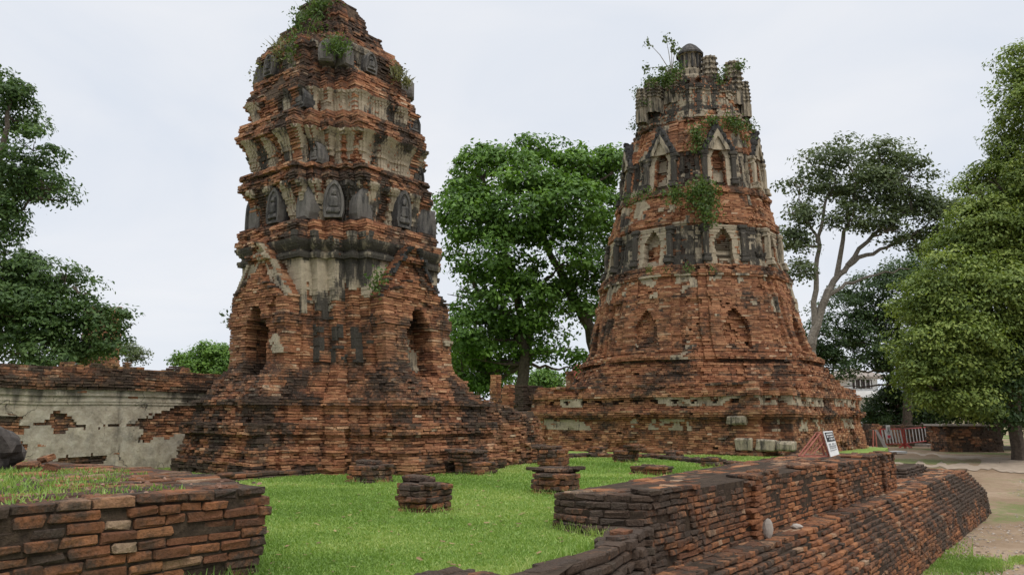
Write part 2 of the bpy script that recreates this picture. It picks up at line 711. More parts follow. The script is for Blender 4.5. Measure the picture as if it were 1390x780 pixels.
def rotz(pts, a):
    c, s = math.cos(a), math.sin(a)
    p = np.asarray(pts, float)
    return np.stack([p[:, 0] * c - p[:, 1] * s, p[:, 0] * s + p[:, 1] * c], 1)


GRID_ROT = math.atan2(N[1], N[0])

# ------------------------------------------------------------------ ground


def ground_z(y):
    k = np.clip((np.asarray(y, float) - 19) / 20, 0, 1)
    return -1.5 + .75 * k * k * (3 - 2 * k)


def PG(px, py):
    Y = 20.
    for _ in range(40):
        p = PZ(px, py, float(ground_z(Y)))
        Y = .5 * Y + .5 * p[1]
    return p


def ground_mat():
    m, t = nodes_mat("packed_earth")
    b = NB(t)
    P = pos(b)
    n1 = b.noise(P, .35, 6, .6)
    n2 = b.noise(P, 4, 7, .7)
    n3 = b.noise(P, 45, 4, .7)
    c = b.ramp(n1, [(.3, (.20, .135, .085)), (.5, (.27, .195, .13)), (.7, (.34, .26, .18))])
    c = b.mix(.6, c, b.ramp(n2, [(.3, (.62, .58, .54)), (.55, (1, 1, 1)), (.75, (1.15, 1.13, 1.1))]), 'MULTIPLY')
    c = b.mix(b.math('MULTIPLY', b.smooth(n3, .66, .72), .6), c, (.10, .075, .05))
    g = b.smooth(b.math('MULTIPLY_ADD', n2, .35, b.math('MULTIPLY', b.noise(P, .22, 5, .6), .65)), .50, .58)
    sx = b.n("SeparateXYZ")
    b.set(sx.inputs[0], P)
    far = b.smooth(sx.outputs[1], 22., 60.)
    g = b.math('MULTIPLY', g, b.math('MULTIPLY_ADD', far, .3, .7))
    c = b.mix(g, c, b.ramp(n3, [(.3, (.06, .09, .025)), (.7, (.14, .20, .05))]))
    b.finish(c, .95, b.math('ADD', n3, n2), .03, .7, .1)
    return m


M_GROUND = ground_mat()
acc = Acc()
ys = np.concatenate([[-20, -5, 0], np.arange(4, 60, 1.), [70, 90, 140, 300, 900, 2500]])
xs = np.concatenate([[-2500, -600, -150, -60], np.arange(-40, 61, 2.), [90, 200, 700, 2500]])
X, Y = np.meshgrid(xs, ys)
Zg = ground_z(Y) + (fbm(X, Y, 0 * X, .35, 5) - .5) * .10 * np.clip((24 - Y) / 5, 0, 1) * (np.abs(X) < 60)
V = np.stack([X.ravel(), Y.ravel(), Zg.ravel()], 1)
nx = len(xs)
Q = np.array([[j * nx + i, j * nx + i + 1, (j + 1) * nx + i + 1, (j + 1) * nx + i] for j in range(len(ys) - 1) for i in range(nx - 1)])
acc.add(V, Q, 0, np.full((len(V), 3), .5))
tag(acc.build("ground", [M_GROUND], smooth=True), kind="structure")

# grey path crossing on the right
M_PATH = simple_mat("path_dust", (.30, .235, .175), .95, .22, 3., bump=.02)
acc = Acc()
ctr = [(1190, 622), (1235, 624), (1290, 627), (1340, 630), (1400, 633), (1500, 640), (1640, 648)]
lo, hi = [], []
_cx = np.linspace(1190, 1640, 90)
_cy = np.interp(_cx, [c[0] for c in ctr], [c[1] for c in ctr])
ctr = list(zip(_cx, _cy))
for i_, (px, py) in enumerate(ctr):
    a, c_ = PG(px, py + 8 + 4.5 * (vn(i_ * .35, 3, 1, 2) - .5) + 3 * (vn(i_ * 1.1, 3, 1, 3) - .5)), PG(px, py - 10 + 3 * (vn(i_ * .4, 8, 1, 2) - .5))
    lo.append([a[0], a[1], float(ground_z(a[1])) + .022])
    hi.append([c_[0], c_[1], float(ground_z(c_[1])) + .022])
V = np.array(lo + hi)
k = len(ctr)
V[:, 2] += .0
acc.add(V, np.array([[i, i + 1, k + i + 1, k + i] for i in range(k - 1)]), 0, np.full((2 * k, 3), .5))
tag(acc.build("path", [M_PATH]), kind="structure")

# ------------------------------------------------------------------ lawn terrace
W0 = np.array([1.29, 7.3])                  # near foot of the right-hand wall front face
WL = np.hypot(*(np.array([7.6, 15.6]) - W0))
WU = (np.array([7.6, 15.6]) - W0) / WL
WN = np.array([WU[1], -WU[0]])


def wp(t, off=0.):
    return W0 + WU * t + WN * off


def lawn_mat():
    m, t = nodes_mat("lawn_turf")
    b = NB(t)
    P = pos(b)
    n1 = b.noise(P, .7, 5, .6)
    n2 = b.noise(P, 22, 6, .75)
    n3 = b.noise(P, 3.5, 5, .65)
    c = b.ramp(n2, [(.3, (.11, .17, .04)), (.5, (.20, .285, .07)), (.72, (.30, .38, .12))])
    c = b.mix(.7, c, b.ramp(n1, [(.3, (.78, .86, .8)), (.7, (1.18, 1.1, 1.05))]), 'MULTIPLY')
    c = b.mix(b.math('MULTIPLY', b.smooth(n3, .58, .74), .35), c, (.25, .26, .09))
    b.finish(c, .9, n2, .05, .9, .1)
    return m


M_LAWN = lawn_mat()
lawn_poly = np.array([(-.6, 4.3), (-.0, 4.7), (.12, 5.32), (.36, 5.66), (.62, 6.02), (.76, 6.6), (.86, 7.3), *[wp(t, -.3) for t in (0, 3, 6, 9)], wp(WL, -.3), (7.9, 17.5), (13.2, 27.5), (10, 36), (-4, 40), (-30, 38),
                      (-30, 8), (-6.5, 2.5), (-2.5, 3.2)])
acc = Acc()
lo = np.concatenate([lawn_poly, np.full((len(lawn_poly), 1), -1.7)], 1)
hi = np.concatenate([lawn_poly, np.zeros((len(lawn_poly), 1))], 1)
nn = len(lawn_poly)
acc.ngon(hi, 0, [.5, .5, .5])
acc.add(np.concatenate([lo, hi]), np.array([[i, (i + 1) % nn, nn + (i + 1) % nn, nn + i] for i in range(nn)]), 0, np.full((2 * nn, 3), .5))
tag(acc.build("lawn", [M_LAWN]), kind="structure")

# ------------------------------------------------------------------ tower one : leaning prang with redented corners
D1 = 17.3
_yd = [8, 100, 250, 500, 640]
_dd = [17.2, 16.5, 15.6, 15.1, 14.5]


def z1(py):
    d = np.interp(py, _yd, _dd)
    return PD(465, py, d)[2]


def c1(py):                                  # axis in plan at photo height py
    px = np.interp(py, [10, 68, 120, 215, 270, 450, 640], [449, 452, 455, 459, 465, 470, 472])
    p = PD(px, py, D1)
    return p[:2]


PY1 = np.array([648, 640, 626, 625, 608, 606, 598, 590, 588, 574, 572, 552, 550, 542, 540, 530, 520, 510, 503, 496, 490,
                420, 352, 350, 345, 342, 338, 335, 330, 328, 318, 316, 310, 303, 301, 299, 290, 275, 260, 249, 248, 240, 238, 234, 232, 227,
                226, 215, 205, 195, 188, 187, 178, 176, 172, 170, 165, 164, 150, 141, 140, 131, 129, 122, 121, 113, 110, 109, 95, 82, 80, 70, 68, 64, 62, 50, 48, 38,
                36, 25, 23, 14, 13, 11])
SC1 = np.array([1.43, 1.43, 1.43, 1.39, 1.39, 1.34, 1.35, 1.33, 1.38, 1.37, 1.29, 1.27, 1.31, 1.31, 1.21, 1.18, 1.14, 1.10, 1.06, 1.03, 1.0,
                .995, .985, 1.03, 1.04, 1.0, 1.0, 1.04, 1.055, 1.07, 1.07, 1.03, 1.05, 1.05, .98, .885, .89, .91, .95, 1.0, 1.03, 1.03, 1.0, .99, 1.02, 1.01,
                .86, .865, .89, .935, .99, 1.01, 1.02, .98, .98, .99, .97, .87, .885, .92, .935, .93, .89, .89, .85, .84, .82, .75, .77, .79, .78, .72, .66, .62,
                .60, .56, .43, .42, .41, .40, .37, .33, .29, .25])
Z1 = np.array([z1(p) for p in PY1])
ZPY = lambda z: float(np.interp(z, Z1, PY1))


def wpo_of(py):
    return .07 + .88 * float(np.clip((py - 326) / 74, 0, 1))


def plan1(z):
    py = ZPY(z)
    s = float(np.interp(z, Z1, SC1))
    b0, w0, b1, w1, c = 1.95, 1.02, 1.69, 1.20, 1.44
    ap, wpo, nw = 2.34, .95, 0.
    por = 326 < py
    if py < 400:
        f = np.clip((py - 326) / 74, 0, 1)
        wpo = .07 + .88 * f
    inner = None
    if py < 404:                               # two nested gables: the taller one stands further back
        ap = 2.2
        if py > 369:
            wi = .95 * (py - 367) / 38
            if .05 < wi < wpo - .04:
                inner = wi
    if 414 < py < 508:
        nw = .36 * math.sqrt(np.clip((py - 413) / 34, 0.02, 1))
        nw = max(.07, round(nw / .06) * .06)
    half = []
    face = []

    def E(d, v, tg):
        face.append((d * s, v * s, tg))
    E(c, -c, 'r3'); E(c, -w1, 'side'); E(b1, -w1, 'r2'); E(b1, -w0, 'side')
    if por:
        E(b0, -w0, 'r1'); E(b0, -wpo, 'pside')
        if nw > 0:
            E(ap, -wpo, 'porch'); E(ap, -nw, 'jamb'); E(ap - .5, -nw, 'nback'); E(ap - .5, nw, 'jamb'); E(ap, nw, 'porch')
        elif inner:
            E(ap, -wpo, 'porch'); E(2.36, -inner, 'porch2') if False else None
            E(ap, -inner, 'pside'); E(2.36, -inner, 'porch2'); E(2.36, inner, 'pside'); E(ap, inner, 'porch')
        else:
            E(ap, -wpo, 'porch')
        E(ap, wpo, 'pside'); E(b0, wpo, 'r1')
    else:
        E(b0, -w0, 'r0')
    E(b0, w0, 'side'); E(b1, w0, 'r2'); E(b1, w1, 'side'); E(c, w1, 'r3')
    pts, tags, lat = [], [], []
    for k in range(4):
        ang = k * math.pi / 2
        p = rotz([(f[0], f[1]) for f in face], ang)
        pts.extend(p)
        tags.extend([f[2] for f in face])
        lat.extend([f[1] if f[2] not in ('side', 'pside', 'jamb') else -.1 for f in face])
    P = rotz(pts, GRID_ROT) + c1(py)
    return P, tags, lat, s, py


def style1(mx, my, z, tg, lat, Ln):
    m = len(mx)
    py = ZPY(z)
    n = fbm(mx, my, z * 1., 1.1, 7)
    n2 = fbm(mx, my, z * .7, 2.6, 17)
    n3 = fbm(mx, my, z * 1.3, 1.7, 27)
    n4 = fbm(mx, my, z, 7.5, 47, 2)
    n = n + (n4 - .5) * .10
    nq = n2 * .7 + n4 * .3
    mat = np.zeros(m, int)
    st = (n2 - .5) * 1.1
    kill = np.zeros(m, bool)
    ex = -.05 * np.clip((n3 - .60) / .06, 0, 1)
    if tg == 'nback':
        mat = np.where((py > 455) & (lat > 0.05) & (n2 > .48), 1, 0)
        st += .1
    elif py > 540:
        st += .06 + (n2 - .5) * .9 + (n - .5) * .8 + (.25 if 550 > py else 0) + (.3 if py > 628 else 0) + (.15 if 572 < py < 580 else 0)
        ex = ex * 1.3
    elif 490 < py <= 540:
        st += .2
    elif tg in ('porch', 'porch2', 'pside', 'jamb'):
        st -= .06
        if 424 < py < 440:
            ex += .035
            st += .2
        if py < 404 and tg in ('porch', 'porch2'):
            w = wpo_of(py) if tg == 'porch' else .95 * (py - 367) / 38
            rim = np.abs(lat) > w - .075
            st += np.where(rim, .7, -.2)
            ex += np.where(rim, .05, 0)
            left = (np.stack([mx, my], 1) - c1(py)) @ U < -1.2
            mat = np.where(rim & (tg == 'porch') & (n2 > .44), 2, 0)
            mat = np.where((tg == 'porch') & left & (np.abs(lat) > w - .36) & (n2 > .40), 1, mat)
            st += np.where(mat == 1, -.55, 0)
        if 452 < py < 478 and tg == 'porch':
            mat = np.where((lat > .5) & (n2 > .52), 1, 0)
            ex += np.where(mat > 0, .03, 0)
    elif 329 < py <= 350:
        mat[:] = 1
        st += .42
        if tg == 'r1':
            mat = np.where(n2 > .42, 1, 0)
    elif 350 < py <= 490:
        nb_ = fbm(mx, my, 0 * mx + z * .15, 1.3, 37)
        lim = 396 + (nb_ - .5) * 130 + (14 if tg == 'r3' else 0) + (22 if tg == 'r1' else 0) + 9 * np.sin(lat * 9) + (n2 - .5) * 50 + (n4 - .5) * 40
        lim = lim + np.where(((np.stack([mx, my], 1) - c1(py)) @ U > .95) & (lat > -.2), 85, 0)
        mat = np.where(py < lim, 1, 0)
        mat = np.where((nq > .49 + .0030 * (496 - py)) & (tg != 'side'), 1, mat)
        st += np.where((py > lim) & (mat > 0), .35, 0)
        st += np.where(mat > 0, .12 + (n2 - .5) * 1.8, 0)
        if (472 < py < 482) or (484 < py < 488):
            ex += .03
    elif 249 < py < 300 or 187.5 < py < 226.5 or 140.5 < py < 164.5:
        rib = np.sin(lat * 10.5 + 2.5 * n + 1.3)
        mat = np.where(n * .7 + n2 * .3 + .09 * rib > .46, 1, 0)
        ex += np.where(mat > 0, .045 * rib, -.03)
        st += (n2 - .5) * 1.6 + np.clip(-rib, 0, 1) * .4 + .10
    elif 80 < py < 110:
        mat = np.where(n > .50, 1, 0)
        st += .35
    else:
        st += .14
        ex = ex - .06 * np.clip((n2 - .47) / .1, 0, 1)
        if py < 60:
            st += .3
        if 303 < py < 329:
            st += (n - .5)
            if 318 < py < 329 and tg in ('r2', 'r3', 'side'):
                mat = np.where(n2 > .45, 1, 0)
                st += np.where(mat > 0, .5, 0)
    if py < 24:
        kill |= (n2 > .60)
    return mat, st, kill, ex


def leaf_slab(acc, base, nrm, w, h, th, mat=2, tint=(.5, .5, .5), carve=True, seed=0):
    """leaf-shaped antefix: pointed arch outline, thick, with a sunk panel and a small seated relief"""
    r = np.random.default_rng(seed)
    nrm = np.asarray(nrm, float)
    nrm = nrm / np.linalg.norm(nrm)
    t = np.array([-nrm[1], nrm[0]])
    prof = [(-.42, 0), (-.5, .18), (-.5, .42), (-.46, .62), (-.34, .82), (-.16, .95), (0, 1.0)]
    out = prof + [(-a, b) for a, b in prof[-2::-1]]

    def to3(a, b, d, lean=.10):
        return np.array([base[0] + t[0] * a * w + nrm[0] * (d - b * h * lean * 0), base[1] + t[1] * a * w + nrm[1] * d, base[2] + b * h])
    front = np.array([to3(a + r.normal(0, .012), b, th) for a, b in out])
    inn = np.array([to3(a * .78, .06 + b * .84, th + (0 if carve else .03)) for a, b in out])
    sunk = np.array([to3(a * .70, .07 + b * .82, th - .03 if carve else th + .045) for a, b in out])
    back = np.array([to3(a, b, -.12) for a, b in out])
    n = len(out)
    T = np.broadcast_to(tint, (4 * n, 3))
    V = np.concatenate([back, front, inn, sunk])
    Q = []
    for ring in range(3):
        for i in range(n):
            j = (i + 1) % n
            Q.append([ring * n + j, ring * n + i, (ring + 1) * n + i, (ring + 1) * n + j])
    acc.add(V, np.array(Q)[:, ::-1], mat, T)
    acc.ngon(sunk[::-1], mat, tint)
    if carve:                                  # worn relief: body, head, lap
        for (b, hh, ww, dd) in [(.12, .14, .34, .05), (.26, .30, .2, .055), (.58, .16, .13, .05)]:
            cc = to3(0, b + hh / 2, th - .035 + dd / 2 - .015)
            box1(acc, cc, t, ww * w, dd, hh * h / 2, mat, tint, rounded=.03 * h + .01, jit=.006)


t1 = thing("ruined_prang", (*c1(640), 0), "tall leaning brick prang with redented corners, arched door niches and dark leaf-shaped stones", "tower")
bpy.context.view_layer.update()
CH = .054
accs = {k: Acc() for k in ("base", "body", "middle_tier", "upper_tier", "summit")}


def part1(py):
    return "base" if py > 496 else "body" if py > 300 else "middle_tier" if py > 187 else "upper_tier" if py > 80 else "summit"


z = -.02
k = 0
zs = []
while z < Z1[-1]:
    P, tags, lat, s, py = plan1(z + CH / 2)
    s2 = float(np.interp(min(z + 1.5 * CH, Z1[-1]), Z1, SC1))
    fl = float(np.clip((s2 - s) * 2.0, -.02, .05)) if abs(s2 - s) < .03 else 0.
    jo = rng.normal(0, .008)
    big = py > 500
    P = inset(P, jo * (1. if big or py < 300 else .35))
    dep = .17 + float(np.clip((s - s2) * 2.6, 0, .7))
    if 322 < py < 404:
        dep = .45
    body = 300 < py < 500
    course(accs[part1(py)], P, z, CH, style1, tags, lat, blen=(.12, .25), gap=.010, jit=.012 if big else .005 if body else .008, vj=.003 if body else .005, drop=.02 if big else .006, flare=fl, depth=max(.26, dep) if not 322 < py < 404 else {'porch': .45, 'pside': max(.05, min(.26, .85 * wpo_of(py) * s)), 'r0': .5, '': .26}, stain0=.0, core_in=.10 if s > .5 else .05)
    z += CH
    k += 1
w1_ = warper(.04, .45, .03, 3)
for nm, a in accs.items():
    a.build(nm, mats(M_BRICK), t1, w1_)

# antefixes on the recessed tiers
def place_antefix(py_base, h, w, spots, seed):
    zb = z1(py_base)
    s = float(np.interp(zb + .1, Z1, SC1)) + .02
    for k in range(4):
        for j, (d, v, nd) in enumerate(spots):
            ang = k * math.pi / 2 + GRID_ROT
            p = rotz([(d * s, v * s)], ang)[0] + c1(py_base)
            nr = rotz([nd], ang)[0]
            if nr[1] > .75 or (seed * 7 + k * 3 + j) % 9 == 4:
                continue
            a = Acc()
            leaf_slab(a, (p[0], p[1], zb), nr, w * random.uniform(.9, 1.1), h * random.uniform(.9, 1.05), .15, 2,
                      (random.random(), random.uniform(.0, .35), random.random()), (k + j) % 3 == 0, seed * 50 + k * 10 + j)
            a.build("antefix", mats(M_BRICK), t1, w1_)


place_antefix(299, .84, .42, [(2.0, .1, (1, 0)), (1.78, .95, (1, .0)), (1.78, -.95, (1, 0)), (1.53, 1.53, (.71, .71))], 1)
place_antefix(227, .52, .30, [(1.6, 1.25, (1, 0))], 2)
place_antefix(164, .46, .40, [(1.78, 1.0, (1, 0))], 3)
place_antefix(109, .5, .36, [(1.95, -.4, (1, 0)), (1.55, 1.55, (.71, .71)), (1.75, -1.1, (1, 0)), (1.75, 1.1, (1, 0))], 4)
a = Acc()
pt = PD(459, 33, 17.0)
leaf_slab(a, pt, (-.15, -1), .3, .46, .15, 2, (.5, .3, .5), False, 77)
a.build("antefix", mats(M_BRICK), t1, None)

# ------------------------------------------------------------------ rubble buttress right of tower one
m1 = thing("ruined_buttress", (*PZ(650, 622)[:2], 0), "collapsed sloping mass of dark brick between the two prangs", "ruin")
acc = Acc()
cB = PD(640, 600, 18.6)[:2]
zb = -.02
HB = 2.0
while zb < HB:
    f = max(0., zb / HB)
    e = 1 - .32 * f ** 1.3
    aR, bR = 1.62 * e, 1.65 * e
    pts = []
    for i in range(22):
        th = 2 * math.pi * i / 22
        q = 3.2
        x = aR * abs(math.cos(th)) ** (2 / q) * math.copysign(1, math.cos(th))
        y = bR * abs(math.sin(th)) ** (2 / q) * math.copysign(1, math.sin(th))
        nz = .22 * (vn(math.cos(th) * 1.7 + 9, math.sin(th) * 1.7, zb * .8, 12) - .5)
        pts.append((x * (1 + nz), y * (1 + nz)))
    P = rotz(pts, GRID_ROT) + cB + np.array([.0, 0]) * f

    def stl(mx, my, z, tg, lat, Ln):
        n = fbm(mx, my, z * 1.5, 1.2, 31)
        top = 1.62 + .35 * (mx < cB[0] - .3) - .55 * np.clip((mx - cB[0]) / 1.3, 0, 1)
        return np.zeros(len(mx), int), .15 + (n - .5) * 1.6, (z > top + (n - .5) * .5), rng.normal(0, .012, len(mx))
    fx = 1.
    course(acc, P, zb, CH, stl, blen=(.12, .25), jit=.022, drop=.02, depth=.3, core=zb < 1.15, core_in=.09)
    zb += CH
acc.build("brickwork", mats(M_BRICK), m1, warper(.07, .7, .07, 60))

# ------------------------------------------------------------------ tower two : octagonal brick tower
D2 = 27.0
SP2 = math.radians(22.5)
PY2 = np.array([526, 520, 519, 512, 511, 504, 503, 497, 496, 491, 489, 484, 482, 477, 475, 462, 420, 381, 379, 374, 372, 366, 364, 360, 356, 352,
                320, 312, 310, 300, 298, 280, 270, 268, 262, 260, 256, 252, 225, 214, 212, 206, 196, 180, 172, 171, 166, 165, 158, 156, 150, 146, 132, 128, 122, 118, 112])
HW2 = np.array([184, 184, 179, 178, 173, 173, 168, 168, 161, 161, 166, 165, 155, 157, 151, 149, 142, 133, 137, 137, 133, 133, 128, 127, 125, 122,
                119, 119, 122, 121, 117, 113, 110, 113, 112, 107, 106, 103, 99, 98, 101, 98, 95, 90, 86, 89, 87, 80, 80, 77, 76, 75, 74, 77, 76, 73, 72]) * np.interp(PY2, [112, 165, 172, 360, 420, 489, 526], [.97, .97, .93, .925, .94, .95, .95])


def z2(py):
    hw = np.interp(py, PY2[::-1], HW2[::-1])
    return PD(945, py, D2 - .72 * hw / 38.6)[2]


Z2 = np.array([z2(p) for p in PY2])
ZPY2 = lambda z: float(np.interp(z, Z2, PY2))


def c2(py):
    px = np.interp(py, [110, 150, 250, 340, 450, 500, 620], [939, 939, 939, 938, 943, 949, 950])
    return PD(px, py, D2)[:2]


def plan2(z):
    py = ZPY2(z)
    r = float(np.interp(z, Z2, HW2)) / 38.6 / 1.035
    hs = r * math.tan(SP2)
    bay = .56 * hs
    pr = .09
    nw = dep = 0.
    if 316 < py < 364:
        nw, dep = .31, .28
        nw = nw * float(np.clip(((py - 315) / 17), .05, 1)) ** .75
    elif 207 < py < 259:
        nw, dep = .27, .28
        nw = nw * float(np.clip(((py - 206) / 16), .05, 1)) ** .75
    elif 424 < py < 476:
        nw, dep = .42, .2
        nw = nw * float(np.clip(((py - 423) / 24), .05, 1)) ** .75
    if py > 489 or py < 172:
        pr = 0.
    pts, tags, lat = [], [], []
    for k in range(8):
        f = [(r - .09, -hs * .93, 'corner'), (r - .09, -hs * .76, 'side'), (r, -hs * .76, 'corner')] if pr else [(r, -hs * .93, 'corner')]
        if pr:
            f += [(r, -bay, 'side'), (r + pr, -bay, 'bay')]
            if nw > .03:
                f += [(r + pr, -nw, 'jamb'), (r + pr - dep, -nw, 'nback'), (r + pr - dep, nw, 'jamb'), (r + pr, nw, 'bay')]
            f += [(r + pr, bay, 'side'), (r, bay, 'corner'), (r, hs * .76, 'side'), (r - .09, hs * .76, 'corner'), (r - .09, hs * .93, 'cut')]
        else:
            f += [(r, hs * .93, 'cut')]
        p = rotz([(a, b) for a, b, _ in f], GRID_ROT + k * math.pi / 4)
        pts.extend(p)
        tags.extend([q[2] for q in f])
        lat.extend([q[1] if q[2] in ('bay', 'nback', 'corner') else -.1 for q in f])
    return np.array(pts) + c2(py), tags, lat, r, py


def style2(mx, my, z, tg, lat, Ln):
    m = len(mx)
    py = ZPY2(z)
    n = fbm(mx, my, z, .9, 107)
    n2 = fbm(mx, my, z, 2.2, 117)
    n3 = fbm(mx, my, z * 1.3, 1.5, 127)
    n4 = fbm(mx, my, z, 6.5, 147, 2)
    n = n + (n4 - .5) * .16
    n2 = n2 + (n4 - .5) * .2
    mat = np.zeros(m, int)
    st = (n2 - .5) * .9
    ex = -.08 * np.clip((n3 - .60) / .06, 0, 1)
    kill = np.zeros(m, bool)
    if 312 <= py < 364 or 213 < py < 260:
        up = py < 270
        if tg == 'nback':
            mat = np.where(n2 > .47, 1, 0)
            st -= .35
        elif tg == 'jamb':
            mat[:] = 1
            st -= .35
        elif tg == 'bay':
            al = np.abs(lat)
            mat = np.where((al < .5) | (n > .40), 1, 0)
            st += np.where(al < .48, -.18 + (n3 - .5) * .8, .4 + (n3 - .5) * 1.6)
            ex += np.where((al > .5), .04, 0.)
        elif tg in ('side', 'cut'):
            mat = np.where(n > .40, 1, 0)
            st += .5 + (n3 - .5) * 1.6
        else:
            mat = np.where(n2 > (.50 if up else .36), 1, 0)
            st += np.where(n2 > .64, -.1, .55 + (n3 - .5) * 1.6)
    elif 268 <= py < 312:
        mat = np.where((n > .60) | ((tg == 'cut') & (n2 > .52)), 1, 0)
        st += np.where(mat > 0, (n2 - .4) * 1.5, -.08)
    elif 172 <= py <= 213:
        mat = np.where(n > .62, 1, 0)
        st += np.where(mat > 0, .2, -.12)
    elif py < 166:
        mat = np.where((n2 > .44) | (n > .58), 1, 0)
        rib = np.sin(lat * 11)
        st += (n - .5) + np.clip(rib, 0, 1) * .4
        ex += np.where(mat > 0, .05 * rib, -.02)
        if 128 > py or 150 < py < 158:
            st += .4
            ex += .03
    elif 376 < py < 489:
        top = np.clip((430 - py) / 55, 0, 1)
        mat = np.where(n2 * .55 + n * .45 > .655 - .13 * top, 1, 0)
        st += np.where(mat > 0, (n3 - .5) * 2, -.02)
        if tg == 'nback':
            mat[:] = 0
        if tg == 'bay':
            st += np.where(np.abs(np.abs(lat) - .48) < .06, .2, 0)
        if 400 < py < 408 or 470 < py < 478:
            ex += .03
            st += .1
    elif 489 <= py:
        st += .06 + (.3 if 486 < py < 494 or 509 < py < 513 else 0)
    else:
        st += .25
    if py < 124:
        kill = kill | (n2 > .55)
    return mat, st, kill, ex


t2 = thing("octagonal_tower", (*c2(620), 0), "wide octagonal brick tower on a square plinth with rows of pointed niches and stone turrets", "tower")
CH2 = .064
# square plinth
SB = 4.55
hbase = float(Z2[0]) + .05
prof_b = [(-.05, 1.0), (.12, 1.0), (.13, .985), (.62, .975), (.66, .97), (.8, .965), (.95, .96), (1.0, .965), (1.05, .985), (1.16, 1.0), (1.24, 1.0), (1.26, .975), (1.38, .97), (1.64, .968),
          (1.66, .985), (1.8, .985), (1.82, .96), (hbase, .955)]
pbz, pbs = np.array(prof_b).T
acc = Acc()


def styleb(mx, my, z, tg, lat, Ln):
    m = len(mx)
    n = fbm(mx, my, z * 1.4, 1.0, 207)
    n2 = fbm(mx, my, z * 2, 2.4, 217)
    mat = np.zeros(m, int)
    st = (n2 - .5) * 1.0 + .02
    ex = -.09 * np.clip((n - .62) / .06, 0, 1)
    if .68 < z < .98:
        mat = np.where((n > .52) & (n2 > .44), 1, 0)
        st += np.where(mat > 0, -.1, 0)
    if 1.40 < z < 1.62:
        mat = np.where((n > .55), 1, 0)
    kill = np.zeros(m, bool)
    if 1.44 < z < 1.60 and tg != 'side':
        w = .07 if 1.49 < z < 1.56 else .035
        kill = kill | ((np.abs((lat + 40) % .62 - .31) < w + .045))
    if 1.02 < z < 1.1:
        st += .2
    return mat, st, kill, ex


z = -.02
while z < hbase:
    s = SB * float(np.interp(z + CH2 / 2, pbz, pbs))
    a_, b_ = s, s - .34
    c_ = s - .68
    f = [(a_, -c_), (a_, c_), (b_, c_), (b_, b_), (c_, b_)]
    sq = []
    for k in range(4):
        sq.extend(rotz(f[:], k * math.pi / 2))
    # order: per quadrant main face, then two redents
    P = rotz(sq, GRID_ROT) + c2(600)
    tags = ['face', 'side', 'r', 'r', 'side'] * 4
    course(acc, P, z, CH2, styleb, tags, None, blen=(.11, .25), gap=.009, jit=.008, drop=.008, depth=.34, core_in=.18)
    z += CH2
P_top = P
a2 = acc
top_fill(a2, P_top, z - .0, .07, U, .3, .16, .3, .1, 0.)
a2.build("base", mats(M_BRICK2), t2, warper(.06, .4, .06, 71))
# pale stone blocks let into the plinth
for px, py, w, h in [(1000, 570, 27, 11), (1011, 603, 24, 17), (1039, 604, 26, 16), (1066, 605, 22, 13)]:
    dd = 21.6 if px < 1005 else 21.2
    c = PD(px, py, dd)
    a = Acc()
    # push the block onto the left-front face plane of the plinth
    nrm = -U
    q = c2(600) + nrm * (SB * .985)
    d = ray(px, py)
    tt = ((q - np.array([0, 0])) @ nrm) / (d[:2] @ nrm)
    c = np.array([0, 0, EYE]) + d * tt
    box1(a, (c[0] + U[0] * .1, c[1] + U[1] * .1, c[2]), N, w * tt / F / 2 * 1.02, .17, h * tt / F / 2, 1, (.6, .2, .5), rounded=.04, jit=.012)
    a.build("stone_block", mats(M_BRICK2), t2)

accs = {k: Acc() for k in ("stepped_foot", "lower_body", "niche_tier", "upper_niche_tier", "crown")}


def part2(py):
    return "stepped_foot" if py > 489 else "lower_body" if py > 365 else "niche_tier" if py > 261 else "upper_niche_tier" if py > 166 else "crown"


z = float(Z2[0])
while z < Z2[-1]:
    P, tags, lat, r, py = plan2(z + CH2 / 2)
    P = inset(P, rng.normal(0, .008))
    course(accs[part2(py)], P, z, CH2, style2, tags, lat, blen=(.11, .25), gap=.009, jit=.008, drop=.008, depth=.34, core_in=.18)
    z += CH2
w2_ = warper(.06, .45, .05, 81)
for nm, a in accs.items():
    a.build(nm, mats(M_BRICK2), t2, w2_)

# pediments over the upper niches, ledge mouldings, columns beside niches
def face2(k, py, out=0., lat=0.):
    z = z2(py)
    r = float(np.interp(z, Z2, HW2)) / 38.6 / 1.035 + out
    return rotz([(r, lat)], GRID_ROT + k * math.pi / 4)[0] + c2(py), rotz([(1, 0)], GRID_ROT + k * math.pi / 4)[0], z


